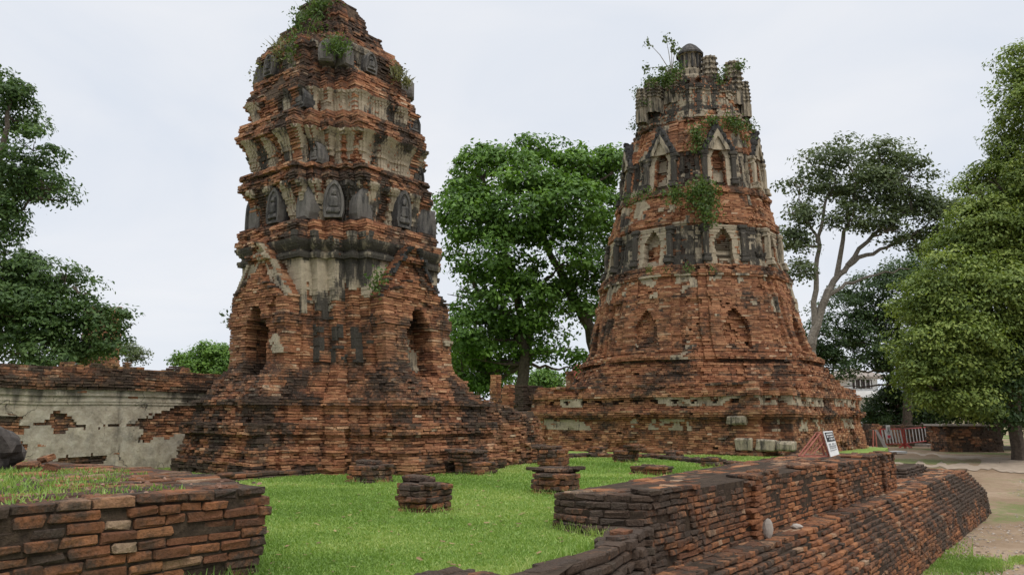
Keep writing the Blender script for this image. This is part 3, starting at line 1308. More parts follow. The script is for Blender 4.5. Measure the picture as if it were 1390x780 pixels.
for k in range(8):
    p, nr, zz = face2(k, 213, .02)
    if nr[1] > .6:
        continue
    a = Acc()
    tdir = np.array([-nr[1], nr[0]])
    for lev, (w, h, th) in enumerate([(1.05, 1.0, .14), (.72, .72, .2)]):
        out = [(-.5, 0), (-.46, .2), (-.3, .42), (-.2, .66), (0, 1.0), (.2, .66), (.3, .42), (.46, .2), (.5, 0)]
        fr = np.array([[p[0] + tdir[0] * u * w + nr[0] * th, p[1] + tdir[1] * u * w + nr[1] * th, zz + v * h] for u, v in out])
        inn = np.array([[p[0] + tdir[0] * u * w * .62 + nr[0] * th, p[1] + tdir[1] * u * w * .62 + nr[1] * th, zz + v * h * .66] for u, v in out])
        bk = fr - np.array([*nr, 0]) * .5
        snk = inn - np.array([*nr, 0]) * .07
        n = len(out)
        V = np.concatenate([bk, fr, inn, snk])
        Q = np.array([[q * n + i, q * n + i + 1, (q + 1) * n + i + 1, (q + 1) * n + i] for q in range(3) for i in range(n - 1)])
        a.add(V, Q, 2 if lev == 0 else 1, np.broadcast_to([.5, .45 if lev == 0 else .2, .5], (len(V), 3)))
        a.ngon(snk, 1, [.5, .1, .5])
    for sgn in np.linspace(-1, 1, 9):                     # flame crockets along the rake
        zc = zz + (1 - abs(sgn)) * .9
        box1(a, (p[0] + tdir[0] * sgn * .5 + nr[0] * .1, p[1] + tdir[1] * sgn * .5 + nr[1] * .1, zc + .05), tdir, .05, .09, .08, 2, (.5, .5, .5), rounded=.03, jit=.01)
    a.build("pediment", mats(M_BRICK2), t2, w2_)

for (pya, pyb, wv) in [(362, 313, .62), (259, 215, .5)]:
    for k in range(8):
        for sg in (-1, 1):
            p, nr, za = face2(k, pya, .10, sg * wv)
            p2, _, zb_ = face2(k, pyb, .10, sg * wv)
            if nr[1] > .6:
                continue
            a = Acc()
            H = zb_ - za
            tdir = np.array([-nr[1], nr[0]])
            for (f0, f1, w) in [(0, .1, .14), (.1, .16, .115), (.16, .2, .13), (.2, .78, .085), (.78, .83, .115), (.83, .9, .10), (.9, 1.0, .14)]:
                q = p + (p2 - p) * (f0 + f1) / 2
                box1(a, (q[0], q[1], za + H * (f0 + f1) / 2), tdir, w, w, H * (f1 - f0) / 2 + .004, 1, (.5, random.uniform(.45, .9) if sg * k % 4 else .1, .5), rounded=.025, jit=.006)
            a.build("pilaster", mats(M_BRICK2), t2, w2_)

# turrets along the broken crown
def turret(px, py_bot, py_top, w, kind):
    dY = 25.75 if kind != 'main' else 26.0
    w = w * (.88 if kind != 'main' else 1)
    b0 = PD(px, py_bot, dY)
    tp = PD(px, py_top, dY)
    H = tp[2] - b0[2]
    r = w * dY / F / 2
    a = Acc()
    o = None
    if kind == 'main':
        lathe(a, b0, [(r * 1.05, 0), (r * 1.05, H * .22), (r * .93, H * .26), (r * 1.0, H * .36), (r * .86, H * .40), (r * .86, H * .70), (r * 1.05, H * .72)], 14, 1, (.5, .26, .5), .03)
        o = a.build("turret", mats(M_BRICK2), t2)
        for i in range(12):
            th = i * math.pi / 6
            cc = (b0[0] + r * .9 * math.cos(th), b0[1] + r * .9 * math.sin(th), b0[2] + H * .55)
            a3 = Acc()
            box1(a3, cc, (-math.sin(th), math.cos(th)), r * .09, r * .1, H * .15, 2, (.5, .45, .5), rounded=.02)
            q = a3.build("colonnette", mats(M_BRICK2), o)
            q.parent = o
        a4 = Acc()
        lathe(a4, b0, [(r * 1.18, H * .715), (r * 1.2, H * .75), (r * 1.0, H * .82), (r * .72, H * .90), (r * .36, H * .97), (r * .12, H)], 14, 2, (.5, .35, .5))
        a4.build("cap", mats(M_BRICK2), o)
        return
    prof = []
    tiers = 6
    for i in range(tiers):
        f0, f1 = i / tiers, (i + 1) / tiers
        rr = r * (1.02 - .34 * f0 ** 1.6)
        prof += [(rr * .86, H * f0), (rr * .86, H * (f0 + .09)), (rr * 1.06, H * (f0 + .10)), (rr * 1.02, H * (f1 - .004))]
    prof += [(r * .35, H * 1.03)]
    lathe(a, b0, [(r * 1.0, -.5), (r * 1.0, -.01)] + prof, 20, 1, (.5, .26, .5), .13)
    if kind == 'broken':
        pass
    o = a.build("turret", mats(M_BRICK2), t2)


turret(938, 122, 60, 33, 'main')
turret(964, 124, 79, 30, 'mini')
turret(996, 128, 86, 30, 'mini')
turret(886, 138, 110, 30, 'mini')
turret(915, 126, 98, 34, 'mini')
turret(871, 150, 122, 18, 'mini')
turret(1012, 142, 112, 16, 'mini')

# ------------------------------------------------------------------ right-hand wall and stepped plinth
WZ0, WZ1 = -.36, .30
CHN = .064


def stylew(mx, my, z, tg, lat, Ln):
    m = len(mx)
    n = fbm(mx, my, z * 2, 1.3, 307)
    n2 = fbm(mx, my, z * 2, 3.3, 317)
    st = (n - .5) * 1.0 + (n2 - .5) * .6
    t = (np.stack([mx, my], 1) - W0) @ WU
    st += np.clip(.9 - t, 0, 1) * .5
    if z > WZ1 - .08:
        st += .2
    if z < WZ0 + .08:
        st += .25
    return np.zeros(m, int), st, (n2 > .73), np.where(np.abs((t % 3.4) - 2.55) < .14, .055, 0.)


w_root = thing("low_brick_wall", (*wp(4), WZ0), "low thick brick wall with broken flat top running beside the lawn", "wall")
acc = Acc()
z = WZ0 - .01
i = 0
while z < WZ1 - .01:
    f = (WZ1 - z) / (WZ1 - WZ0)
    step = -.28 * f                              # the near end steps forward going down
    lf = -.92 - .0 * f
    nearL = wp(-.22 + step * .1, -1.0)
    P = np.array([wp(-.02 + step * 1.6, .0), wp(WL, .0), wp(WL, -1.7), wp(5, -1.33), np.array([.41, 7.62]), np.array([.80, 7.36]) + WU * step * 1.6])
    course(acc, P, z, CHN, stylew, None, None, blen=(.12, .25), jit=.007, gap=.010, drop=.01, rounded=.009, vj=.0045, depth=.17, core_in=.02)
    z += CHN
    i += 1
ztop = z
top_fill(acc, inset(P, .14), ztop - .002, .06, WU, .30, .15, .12, .05, .012, .006)
acc.build("brickwork", mats(M_NEAR), w_root, warper(.025, 1.2, .022, 91))
# raised remains of the next course up
acc = Acc()
for (t0, t1_, o0, o1) in [(-.05, 1.0, -.25, .02), (2.55, 3.5, -.3, .02), (4.6, 5.4, -.28, .0), (8.3, 9.4, -.5, .02), (9.6, 10.3, -.34, .03)]:
    P = np.array([wp(t0, o1), wp(t1_, o1), wp(t1_ - .1, o0), wp(t0 + .12, o0)])
    course(acc, P, ztop, .055, stylew, None, None, blen=(.12, .24), jit=.012, drop=.08, rounded=.009, stain0=.02, depth=.13)
    top_fill(acc, inset(P, .1), ztop + .057, .05, WU, .26, .13, .12, .05, .01)
acc.build("broken_course", mats(M_NEAR), w_root, warper(.025, 1.2, .022, 91))

pl = thing("stepped_plinth", (*wp(6, .6), -1.5), "long sloping stepped brick plinth with dark mossy courses below the low wall", "plinth")
acc = Acc()
# offsets outward for every course from the ground up
heights, offs = [], []
z = -1.62
nlow = 11
for i in range(nlow):
    heights.append(z); offs.append(.67 + .008 * (nlow - i)); z += CHN
steps = 9
for i in range(steps):
    heights.append(z); offs.append(.655 - .045 * i); z += CHN
PT1 = 17.7


def stylep(mx, my, z, tg, lat, Ln):
    m = len(mx)
    n = fbm(mx, my, z * 2, 1.1, 407)
    n2 = fbm(mx, my, z * 2, 3.0, 417)
    t = (np.stack([mx, my], 1) - W0) @ WU
    st = .12 + (n - .5) * 1.4 + (n2 - .5) * .6 + np.clip((t - 9) / 6, 0, 1) * .4
    return np.zeros(m, int), st, (n2 > .76), np.zeros(m)


for z, o in zip(heights, offs):
    e = PT1 + (o - .27) * .9
    P = np.array([wp(-5.2, o), wp(e, o), wp(e, -2.6), wp(WL + .3, -2.6), wp(WL + .3, -.6), wp(-5.2, -.6)])
    course(acc, P, z, CHN, stylep, None, None, blen=(.12, .25), jit=.008, gap=.010, drop=.012, rounded=.009, vj=.005, depth=.19, core_in=.022)
zled = heights[-1] + CHN
P = np.array([wp(-5.2, .25), wp(PT1, .25), wp(PT1, -2.6), wp(WL + .1, -2.6), wp(WL + .1, -.2), wp(-5.2, -.2)])
top_fill(acc, inset(P, .1), zled, .06, WU, .3, .15, .18, .06, .01, .008)
acc.build("brickwork", mats(M_NEAR), pl, warper(.03, .9, .03, 93))
# low broken courses on the far platform
acc = Acc()
for (t0, t1_, o0, o1, hz) in [(11.2, 13.4, -1.0, -.55, 2), (13.6, 16.6, -.95, -.4, 3), (12.0, 16.6, -2.3, -1.9, 2)]:
    for q in range(hz):
        P = np.array([wp(t0 + .1 * q, o1 - .03 * q), wp(t1_ - .15 * q, o1 - .03 * q), wp(t1_ - .15 * q, o0), wp(t0 + .1 * q, o0)])
        course(acc, P, zled + q * CHN, CHN, stylep, None, None, jit=.015, drop=.04, rounded=.009, stain0=.3)
acc.build("broken_course", mats(M_NEAR), pl, warper(.03, .9, .03, 93))

# curb joining the near end of the wall, at the lawn's edge
cb = thing("brick_curb", (.3, 5.7, 0), "low worn brick curb curving along the lawn edge at the foot of the wall", "curb")
acc = Acc()
inner = [np.array([.80, 7.2]), np.array([.70, 6.55]), np.array([.52, 5.98]), np.array([.25, 5.62]), np.array([0.02, 5.32]), np.array([-.05, 5.0]), np.array([-.05, 4.4])]
outer_r = [wp(-.1, .06), wp(-.8, .30), wp(-1.5, .48), wp(-2.4, .52), wp(-3.4, .52), wp(-4.2, .52)]
for lev, (zt, sh) in enumerate([(-.30, .0), (-.22, .0), (-.15, .0), (-.075, .0), (.0, .03)]):
    rr = [p + (-WN) * (.02 * lev) for p in outer_r]
    P = np.array(inner[::-1] + [] )
    P = np.concatenate([np.array(rr[::-1]), np.array(inner) + np.array([sh, 0])])
    ar = 0.5 * np.sum(P[:, 0] * np.roll(P[:, 1], -1) - np.roll(P[:, 0], -1) * P[:, 1])
    if ar < 0:
        P = P[::-1]
    course(acc, P, zt, .075, stylew, None, None, jit=.012, rounded=.009, stain0=.15, depth=.16)
top_fill(acc, inset(P, .08), .085, .06, WU, .28, .14, .22, .04, .012, .012)
acc.build("brickwork", mats(M_NEAR), cb, warper(.03, 1.1, .03, 95))
# rounded end of another low wall at the bottom edge of the picture
rb = thing("rounded_brick_stub", (-.35, 5.05, 0), "rounded dark brick wall end rising just over the bottom of the lawn", "brick stub")
acc = Acc()
for q in range(3):
    pts = [(-.36 + (.36 + .0 * q) * math.cos(a) * (1 - .09 * q), 5.02 + .42 * math.sin(a) * (1 - .09 * q)) for a in np.linspace(0, 2 * math.pi, 14, endpoint=False)]
    course(acc, np.array(pts), -.10 + q * .055, .055, stylew, None, None, blen=(.12, .2), jit=.012, rounded=.009, stain0=.3, depth=.12)
top_fill(acc, inset(np.array(pts), .05), .068, .05, U, .22, .12, .5, .02, .014, .01)
acc.build("brickwork", mats(M_NEAR), rb, warper(.03, 1.1, .02, 97))

# ------------------------------------------------------------------ terrace at the left
tr = thing("brick_terrace", (-3, 5.5, 0), "raised brick terrace with grassy top and big worn bricks on its face", "terrace")
acc = Acc()
A = np.array([-1.70, 5.5])
Bk = np.array([-3.04, 7.05])
Cc = np.array([-5.9, 9.3])
FA = A - U * 5.2
CHT = .067
zt = -.02


def stylet(mx, my, z, tg, lat, Ln):
    m = len(mx)
    n = fbm(mx, my, z * 2, 1.5, 507)
    n2 = fbm(mx, my, z * 2.5, 3.5, 517)
    t = (np.stack([mx, my], 1) - A) @ U
    st = .16 + (n - .5) * 1.3 + (n2 - .5) * .6 + np.clip((t + .8) / .8, 0, 1) * .2
    if z > .5:
        st += .15
    return np.zeros(m, int), st, (n2 > .77), np.zeros(m)


while zt < .57:
    o = rng.normal(0, .008)
    P = np.array([FA + N * o, A + N * o + U * rng.normal(0, .02), Bk, Cc, np.array([-9.5, 6.0])])
    course(acc, P, zt, CHT, stylet, None, None, blen=(.14, .29), jit=.008, gap=.012, drop=.005, rounded=.008, vj=.0042, depth=.2, core_in=.022)
    zt += CHT


def keep_edge(x, y):
    d = (np.stack([x, y], 1) - A)
    return ((d @ N) > -.42 - .5 * vn(x * 2, y * 2, 0, 4)) | ((d @ (-N)) < 3) & ((d @ U) > -.5 - .4 * vn(x * 3, y * 3, 1, 9)) | (vn(x * 2.3, y * 2.3, 0, 6) > .68)


top_fill(acc, inset(P, .06), zt - .004, .06, U, .3, .15, .18, .06, .012, .006, keep_edge)
acc.build("brickwork", mats(M_NEAR), tr, warper(.02, 1.1, .02, 99))
M_SOIL = simple_mat("terrace_soil", (.17, .135, .085), .95, .4, 8, bump=.04)
a = Acc()
PP = inset(P, .1)
a.ngon(np.concatenate([PP, np.full((len(PP), 1), zt - .02)], 1), 0, [.5, .5, .5])
a.build("soil", [M_SOIL], tr)
ZT = zt

# ------------------------------------------------------------------ plastered boundary wall behind
pw = thing("plastered_wall", (*PD(150, 620, 15.4)[:2], 0), "long old wall with peeling grey plaster and dark brick coping behind the terrace", "wall")
Q0 = PD(310, 620, 17.6)[:2] + U * 1.2
Q1 = Q0 - U * 14
HWALL = 1.98


def plaster_mat():
    m, t = nodes_mat("peeling_plaster")
    b = NB(t)
    P = pos(b)
    n1 = b.noise(P, 1.1, 8, .62)
    n2 = b.noise(P, 5, 7, .7)
    n4 = b.noise(P, .9, 5, .6, (2.5, 2.5, .35))
    sx = b.n("SeparateXYZ")
    b.set(sx.inputs[0], P)
    c = b.ramp(n2, [(.3, (.22, .18, .135)), (.5, (.38, .33, .26)), (.7, (.50, .45, .37))])
    c = b.mix(.6, c, b.ramp(n1, [(.35, (.72, .72, .74)), (.65, (1.12, 1.08, 1.0))]), 'MULTIPLY')
    k = b.math('ADD', n4, b.math('MULTIPLY', b.smooth(sx.outputs[2], 1.15, 1.7), .14))
    c = b.mix(b.math('MULTIPLY', b.smooth(k, .57, .74), .85), c, (.055, .048, .040))
    ng = b.noise(P, 2.4, 7, .7)
    c = b.mix(b.math('MULTIPLY', b.smooth(ng, .50, .66), .6), c, (.15, .135, .115))
    vo = b.n("TexVoronoi", feature='DISTANCE_TO_EDGE')
    wv = b.n("VectorMath", operation='ADD')
    nv = b.n("TexNoise")
    b.set(nv.inputs['Vector'], P)
    nv.inputs['Scale'].default_value = 3.5
    nv.inputs['Detail'].default_value = 6
    sv = b.n("VectorMath", operation='SCALE')
    b.set(sv.inputs[0], nv.outputs['Color'])
    sv.inputs['Scale'].default_value = .55
    b.set(wv.inputs[0], P)
    b.set(wv.inputs[1], sv.outputs[0])
    b.set(vo.inputs['Vector'], wv.outputs[0])
    vo.inputs['Scale'].default_value = 1.1
    c = b.mix(b.math('MULTIPLY', b.smooth(vo.outputs['Distance'], .016, .004), b.smooth(n1, .42, .55)), c, (.07, .06, .05))
    b.finish(c, .93, b.math('ADD', n2, b.math('MULTIPLY', n1, 2)), .03, .8, .15)
    return m


M_PLASTER = plaster_mat()


def stylepw(mx, my, z, tg, lat, Ln):
    m = len(mx)
    n = fbm(mx, my, z * 1.6, .55, 607, 4)
    n2 = fbm(mx, my, z * 1.6, 2.3, 617)
    n2 = n2 * .75 + .25 * fbm(mx, my, z * 1.5, 9, 627, 2)
    mid = math.exp(-((z - .95) / .33) ** 2) * .16 + math.exp(-((z - .2) / .16) ** 2) * .13
    mat = np.where(n * .7 + n2 * .3 + mid > .635, 0, 1)
    st = (n2 - .5) * .8 + .15
    ex = np.where(mat > 0, .015, 0)
    if z > 1.30:
        mat = np.where(n2 > .7, 0, 1)
        if z > 1.58:
            mat[:] = 0
            st += .14 + (n - .5) * 1.2
        ex = ex + np.interp(z, [1.3, 1.36, 1.37, 1.44, 1.45, 1.56, 1.57, 1.7, 1.98], [0, .04, .03, .03, .06, .06, .12, .17, .02])
    return mat, st, (n2 > .74) & (mat == 0), ex


accp = Acc()
z = -.02
while z < HWALL:
    P = np.array([Q1, Q0, Q0 - N * .6, Q1 - N * .6])
    course(accp, P, z, .055, stylepw, None, None, blen=(.13, .26), fine=.045, jit=.008, gap=.009, drop=.01, depth=.2 if z < 1.5 else .3, core_in=.05)
    z += .055
accp.build("wall_face", [M_BRICK, M_PLASTER, M_STONE, M_MORTAR], pw, warper(.04, .5, .05, 101))

# ------------------------------------------------------------------ stubs on the lawn
stub_specs = [
    # px, py(base), width px, py top, label, extra
    (502, 656, 54, 634, "small square brick column stub with an orange top brick near the tall prang's base", 'a'),
    (575, 697, 80, 661, "broad dark brick stub with one loose brick on top, alone in the lawn's middle", 'b'),
    (646, 645, 50, 629, "low brick stub with raised back half, in front of the collapsed brick mass", 'c'),
    (754, 672, 68, 646, "wide brick stub with a smaller stepped block on top beside the low wall's end", 'd'),
    (752, 640, 46, 612, "tall brick stub standing right behind the wide stepped stub", 'e'),
    (849, 628, 37, 613, "brick stub with a raised corner piece before the octagonal tower", 'f'),
    (884, 645, 54, 634, "very low flat black brick slab stub close to the wall's back edge", 'g'),
    (811, 619, 28, 608, "tiny far brick stub on the kerb at the octagonal tower's foot", 'h'),
    (915, 624, 26, 613, "small pale brick stub on the far kerb right of the others", 'i'),
    (966, 634, 26, 622, "dark broken brick stub peeking over the back of the low wall", 'j'),
]
for (px, pyb, wpx, pyt, lab, kd) in stub_specs:
    g = PZ(px, pyb)
    r = wpx * g[1] / F / 2 / 1.27
    cen = g[:2] + np.array([0, 1]) * r * 1.2 + np.array([g[0] / g[1] * r * 1.2, 0])
    H = (pyb - pyt) * g[1] / F * 1.02
    root = thing("brick_stub", (cen[0], cen[1], 0), lab, "brick stub", "brick column stubs on the lawn")
    a = Acc()
    nc = max(1, int(round((H + .03) / .072)))
    hh = (H + .03) / nc
    zz = -.03
    for q in range(nc):
        rr = r * (1 + random.uniform(-.04, .03) + (.04 if q == 0 else 0))
        base = [(rr, -rr * .62), (rr, rr * .62), (rr * .68, rr * .66), (rr * .62, rr), (-rr * .62, rr), (-rr * .66, rr * .68), (-rr, rr * .62), (-rr, -rr * .62), (-rr * .66, -rr * .66), (-rr * .62, -rr), (rr * .62, -rr), (rr * .68, -rr * .66)]
        if kd in 'gcaj':
            base = [(rr, -rr), (rr, rr), (-rr, rr), (-rr, -rr)]
        P = rotz(base, GRID_ROT + random.uniform(-.03, .03)) + cen
        course(a, P, zz, hh, lambda mx, my, z, tg, lat, Ln: (np.zeros(len(mx), int), rng.uniform(-.2, .35, len(mx)), np.zeros(len(mx), bool), np.zeros(len(mx))),
               None, None, blen=(.15, .29), jit=.010, gap=.011, drop=.01, rounded=.008, vj=.005, depth=.16, core_in=.03, stain0=.2)
        zz += hh
    top_fill(a, inset(P, .04), zz + .004, .05, N, .26, .14, .6, .05, .013, .008)
    a.build("brickwork", mats(M_NEAR), root, warper(.02, 1.6, .012, 120))
    b = Acc()
    top = None
    if kd == 'b':
        bx = cen + N * -.12 + U * .05
        top = [(bx, .17, .1, 1)]
    elif kd == 'c':
        top = [(cen - N * .22, .26, .3, 3)]
    elif kd == 'd':
        top = [(cen + U * .12 - N * .08, .27, .22, 1)]
    elif kd == 'e':
        top = [(cen - N * .15, .24, .2, 1)]
    elif kd == 'f':
        top = [(cen + N * .25, .2, .2, 2)]
    elif kd == 'a':
        top = [(cen - N * .16 + U * .1, .2, .13, 1)]
    if top:
        for (c_, hl, hd, nl) in top:
            for q in range(nl):
                P = np.array([c_ + N * hl - U * hd, c_ + N * hl + U * hd, c_ - N * hl + U * hd, c_ - N * hl - U * hd])
                course(b, P, zz + .004 + q * .07, .07, None, None, None, blen=(.2, .32), jit=.01, drop=0, rounded=.013, stain0=.45, depth=.11)
            top_fill(b, inset(P, .02), zz + nl * .07 + .008, .05, N, .3, .15, .6, 0, .013)
        b.build("top_block", mats(M_NEAR), root, warper(.02, 1.6, .012, 120))


# ------------------------------------------------------------------ low kerbs
def kerb(pix, width, ncourse, label, seed, name="brick_kerb"):
    g = [PZ(*p)[:2] for p in pix]
    root = thing(name, (*g[0], 0), label, "kerb")
    a = Acc()
    g = np.array(g)
    d = np.gradient(g, axis=0)
    d /= np.linalg.norm(d, axis=1, keepdims=True)
    nl = np.stack([-d[:, 1], d[:, 0]], 1)
    if nl[0][1] < 0:
        nl = -nl
    for q in range(ncourse):
        P = np.concatenate([g + nl * .04 * q, (g + nl * width)[::-1]])
        course(a, P, -.03 + q * .07, .07, lambda mx, my, z, tg, lat, Ln: (np.zeros(len(mx), int), rng.uniform(0, .6, len(mx)), (fbm(mx, my, z * 4, 1.1, seed) > .62) & (q > 0), np.zeros(len(mx))),
               None, None, blen=(.18, .34), jit=.02, drop=.03, rounded=.009, depth=.18, stain0=.15)
    top_fill(a, inset(P, .05), -.03 + ncourse * .07 + .003, .05, U, .28, .14, .45, .12, .012, .012)
    a.build("brickwork", mats(M_NEAR), root, warper(.03, 1., .02, seed))


kerb([(268, 659), (330, 652), (370, 648), (450, 643), (531, 639), (620, 632), (728, 624)], .55, 2, "low worn brick kerb along the foot of the tall leaning prang", 131)
kerb([(728, 624), (794, 621), (880, 622), (945, 629), (1030, 636)], .4, 2, "thin broken kerb of bricks before the octagonal tower", 133)

# ------------------------------------------------------------------ trees
def leaves_mesh(acc, C, size, r, up=.5, drop=0., aspect=.5, tint_bias=None, outdir=None):
    m = len(C)
    nrm = r.normal(0, .55, (m, 3))
    nrm[:, 2] = nrm[:, 2] + up
    if outdir is not None:
        nrm += outdir * 1.0
    nrm /= np.linalg.norm(nrm, axis=1, keepdims=True)
    d = r.normal(0, 1, (m, 3))
    d[:, 2] -= drop
    d -= (d * nrm).sum(1, keepdims=True) * nrm
    d /= np.linalg.norm(d, axis=1, keepdims=True) + 1e-9
    b = np.cross(nrm, d)
    s = size * r.uniform(.65, 1.3, (m, 1))
    V = np.stack([C - d * s * .5, C + b * s * aspect * .5 + nrm * s * .06, C + d * s * .5, C - b * s * aspect * .5 + nrm * s * .06], 1)
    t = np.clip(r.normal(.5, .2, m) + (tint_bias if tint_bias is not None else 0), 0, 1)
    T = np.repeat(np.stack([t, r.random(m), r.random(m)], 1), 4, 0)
    Q = (np.arange(m) * 4)[:, None] + np.arange(4)[None]
    acc.add(V.reshape(-1, 3), Q, 0, T)


def crown_points(lobes, ncl, per, csig, r, shell=(.55, 1.), flat=.7, thr=.42):
    """clusters of leaves through the outer volume of a set of lobes"""
    lobes = np.asarray(lobes)
    w = lobes[:, 3] ** 2
    w = w / w.sum()
    li = r.choice(len(lobes), ncl, p=w)
    d = r.normal(0, 1, (ncl, 3))
    d[:, 2] = d[:, 2] * .9 + .12
    d /= np.linalg.norm(d, axis=1, keepdims=True)
    rad = r.uniform(shell[0], shell[1], (ncl, 1)) ** .7 * lobes[li, 3:4]
    sc = np.array([1, 1, .85])
    c = lobes[li, :3] + d * rad * sc
    keep = fbm(c[:, 0], c[:, 1], c[:, 2], .7, 77, 2) > thr
    c, d, li = c[keep], d[keep], li[keep]
    k = len(c)
    per_ = r.integers(int(per * .5), int(per * 1.5), k)
    ci = np.repeat(np.arange(k), per_)
    sg = csig * r.uniform(.7, 1.9, (k, 1))
    v = r.normal(0, 1, (len(ci), 3))
    v[:, 2] = np.where(r.random(len(ci)) < .8, np.abs(v[:, 2]), v[:, 2] * .5)
    v += d[ci] * .35
    v /= np.linalg.norm(v, axis=1, keepdims=True)
    off = v * sg[ci] * 1.75 * r.uniform(.45, 1.0, (len(ci), 1)) * np.array([1, 1, flat])
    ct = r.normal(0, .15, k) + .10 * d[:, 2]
    return c, c[ci] + off, v * .75 + d[ci] * .25, ct[ci]


def limb(acc, pts, r0, r1, r, sides=7, mat=0):
    pts = [np.asarray(p, float) for p in pts]
    out = []
    for i in range(len(pts) - 1):
        for q in range(4):
            f = q / 4
            p = pts[i] * (1 - f) + pts[i + 1] * f
            if not (i == 0 and q == 0):
                p = p + r.normal(0, .06, 3) * min(1, np.linalg.norm(pts[i + 1] - pts[i]) / 2)
            out.append(p)
    out.append(pts[-1])
    rad = np.linspace(r0, r1, len(out))
    tube(acc, out, rad, sides, mat)
    return out


def tree(name, label, D, lobes_px, base_px, limbs_px, mat, bark, nleaf, size, seed, per=34, csig=.36, drop=0., shell=(.55, 1.), r0=.3, group=None, depth_k=1., ground=None, up=.5, aspect=.5, thr=.42):
    r = np.random.default_rng(seed)
    lob = []
    for (px, py, rp, *dy) in lobes_px:
        Y = D + (dy[0] if dy else r.uniform(-1.2, 1.2) * depth_k)
        p = PD(px, py, Y)
        lob.append([*p, rp * Y / F])
    lob = np.array(lob)
    gz = float(ground_z(D)) if ground is None else ground
    b = PD(base_px[0], base_px[1], D)
    base = np.array([b[0], D, gz])
    root = thing(name, base, label, "tree", group)
    acc = Acc()
    limb_ends = []
    for k, (pl_, ra, rb) in enumerate(limbs_px):
        P = [PD(x, y, D + (q[0] if q else 0)) for x, y, *q in pl_]
        if k == 0:
            P = [base - np.array([0, 0, .2])] + P
        pts = limb(acc, P, ra, rb, r)
        limb_ends += pts[len(pts) // 3:]
    LE = np.array(limb_ends)
    for l in lob:                                    # a bough into every lobe
        j = np.argmin(np.linalg.norm(LE - l[:3], axis=1) + np.maximum(0, LE[:, 2] - l[2]) * 1.5)
        mid = (LE[j] + l[:3]) / 2 + np.array([0, 0, -.08 * l[3]])
        limb(acc, [LE[j], mid, l[:3]], min(.09, ra) + .02 * l[3], .02, r, 5)
        for _ in range(5):
            d = r.normal(0, 1, 3)
            d[2] = abs(d[2]) * .7
            d /= np.linalg.norm(d)
            limb(acc, [l[:3], l[:3] + d * l[3] * .5, l[:3] + d * l[3] * .92], .03 + .006 * l[3], .008, r, 4)
    acc.build("trunk", [bark], root)
    acc = Acc()
    cl, pts, od, ct = crown_points(lob, int(nleaf / (per * 2.2) * 1.5), per * 2.2, csig, r, shell, thr=thr)
    leaves_mesh(acc, pts, size, r, up, drop, aspect, ct, od)
    acc.build("crown", [mat], root)
    return root


M_LF1 = leaf_mat("leaf_bright", (.036, .078, .014), (.088, .175, .026), (.17, .29, .05))
M_LF2 = leaf_mat("leaf_olive", (.042, .062, .026), (.085, .115, .046), (.14, .175, .075))
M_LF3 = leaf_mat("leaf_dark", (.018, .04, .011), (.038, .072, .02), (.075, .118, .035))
M_LF4 = leaf_mat("leaf_yellow_green", (.065, .10, .022), (.155, .215, .045), (.29, .345, .085))
M_LF5 = leaf_mat("leaf_deep", (.03, .062, .018), (.064, .115, .032), (.12, .185, .055))

tree("broad_tree", "large bright green tree growing between the two brick towers", 36,
     [(655, 240, 44), (700, 222, 38), (738, 203, 20), (724, 240, 34), (800, 225, 32), (832, 232, 30), (765, 238, 30), (640, 300, 42), (700, 290, 55, -1.5), (770, 290, 52, -1.2), (828, 300, 42), (625, 270, 22), (632, 345, 34),
      (690, 355, 52, -1.3), (760, 360, 48, -.5), (815, 370, 40, 1), (640, 405, 38), (700, 420, 46, -.8), (760, 425, 34), (640, 455, 32), (690, 470, 36), (735, 470, 26), (660, 490, 22), (800, 430, 26, 1.5), (770, 475, 18), (628, 480, 20, 1), (715, 500, 16), (790, 500, 12), (630, 508, 24, .5), (655, 520, 22, 1), (682, 512, 18, .5), (640, 535, 16, 1)],
     (710, 560), [([(709, 540), (712, 480), (704, 400), (672, 300), (655, 240)], .38, .06), ([(712, 480), (690, 440), (645, 390)], .16, .05), ([(712, 470), (735, 420), (740, 380)], .15, .05),
                  ([(815, 500, 2), (795, 430, 1.5), (762, 372, 1), (742, 335, .5), (718, 285)], .34, .08), ([(742, 335, .5), (790, 260), (830, 235)], .14, .04)],
     M_LF1, M_BARK, 52000, .25, 21, per=40, csig=.40)

tree("slender_tree", "tall pale-trunked tree with airy grey-green crown right of the octagonal tower", 46,
     [(1105, 228, 24), (1150, 222, 34), (1195, 222, 34), (1235, 240, 32), (1130, 262, 30), (1180, 262, 38), (1225, 285, 36), (1262, 300, 30), (1085, 255, 20), (1078, 330, 22), (1085, 370, 20), (1290, 290, 18), (1200, 315, 26), (1092, 295, 18),
      (1155, 300, 24), (1250, 335, 24), (1285, 315, 14), (1215, 250, 24), (1075, 290, 16)],
     (1100, 540), [([(1101, 500), (1104, 455), (1118, 405), (1138, 372), (1165, 350), (1205, 335), (1245, 315)], .36, .05), ([(1106, 440), (1107, 380), (1112, 320), (1122, 270), (1135, 245)], .19, .04),
                   ([(1136, 374), (1145, 325), (1155, 280), (1165, 240)], .17, .04), ([(1150, 360), (1185, 318), (1225, 290), (1265, 285)], .15, .04), ([(1110, 330), (1095, 295), (1085, 262)], .1, .03),
                   ([(1118, 405), (1150, 385), (1190, 372), (1235, 365)], .14, .03)],
     M_LF2, M_BARKL, 26000, .24, 33, per=26, csig=.42, shell=(.3, 1.), up=.4)

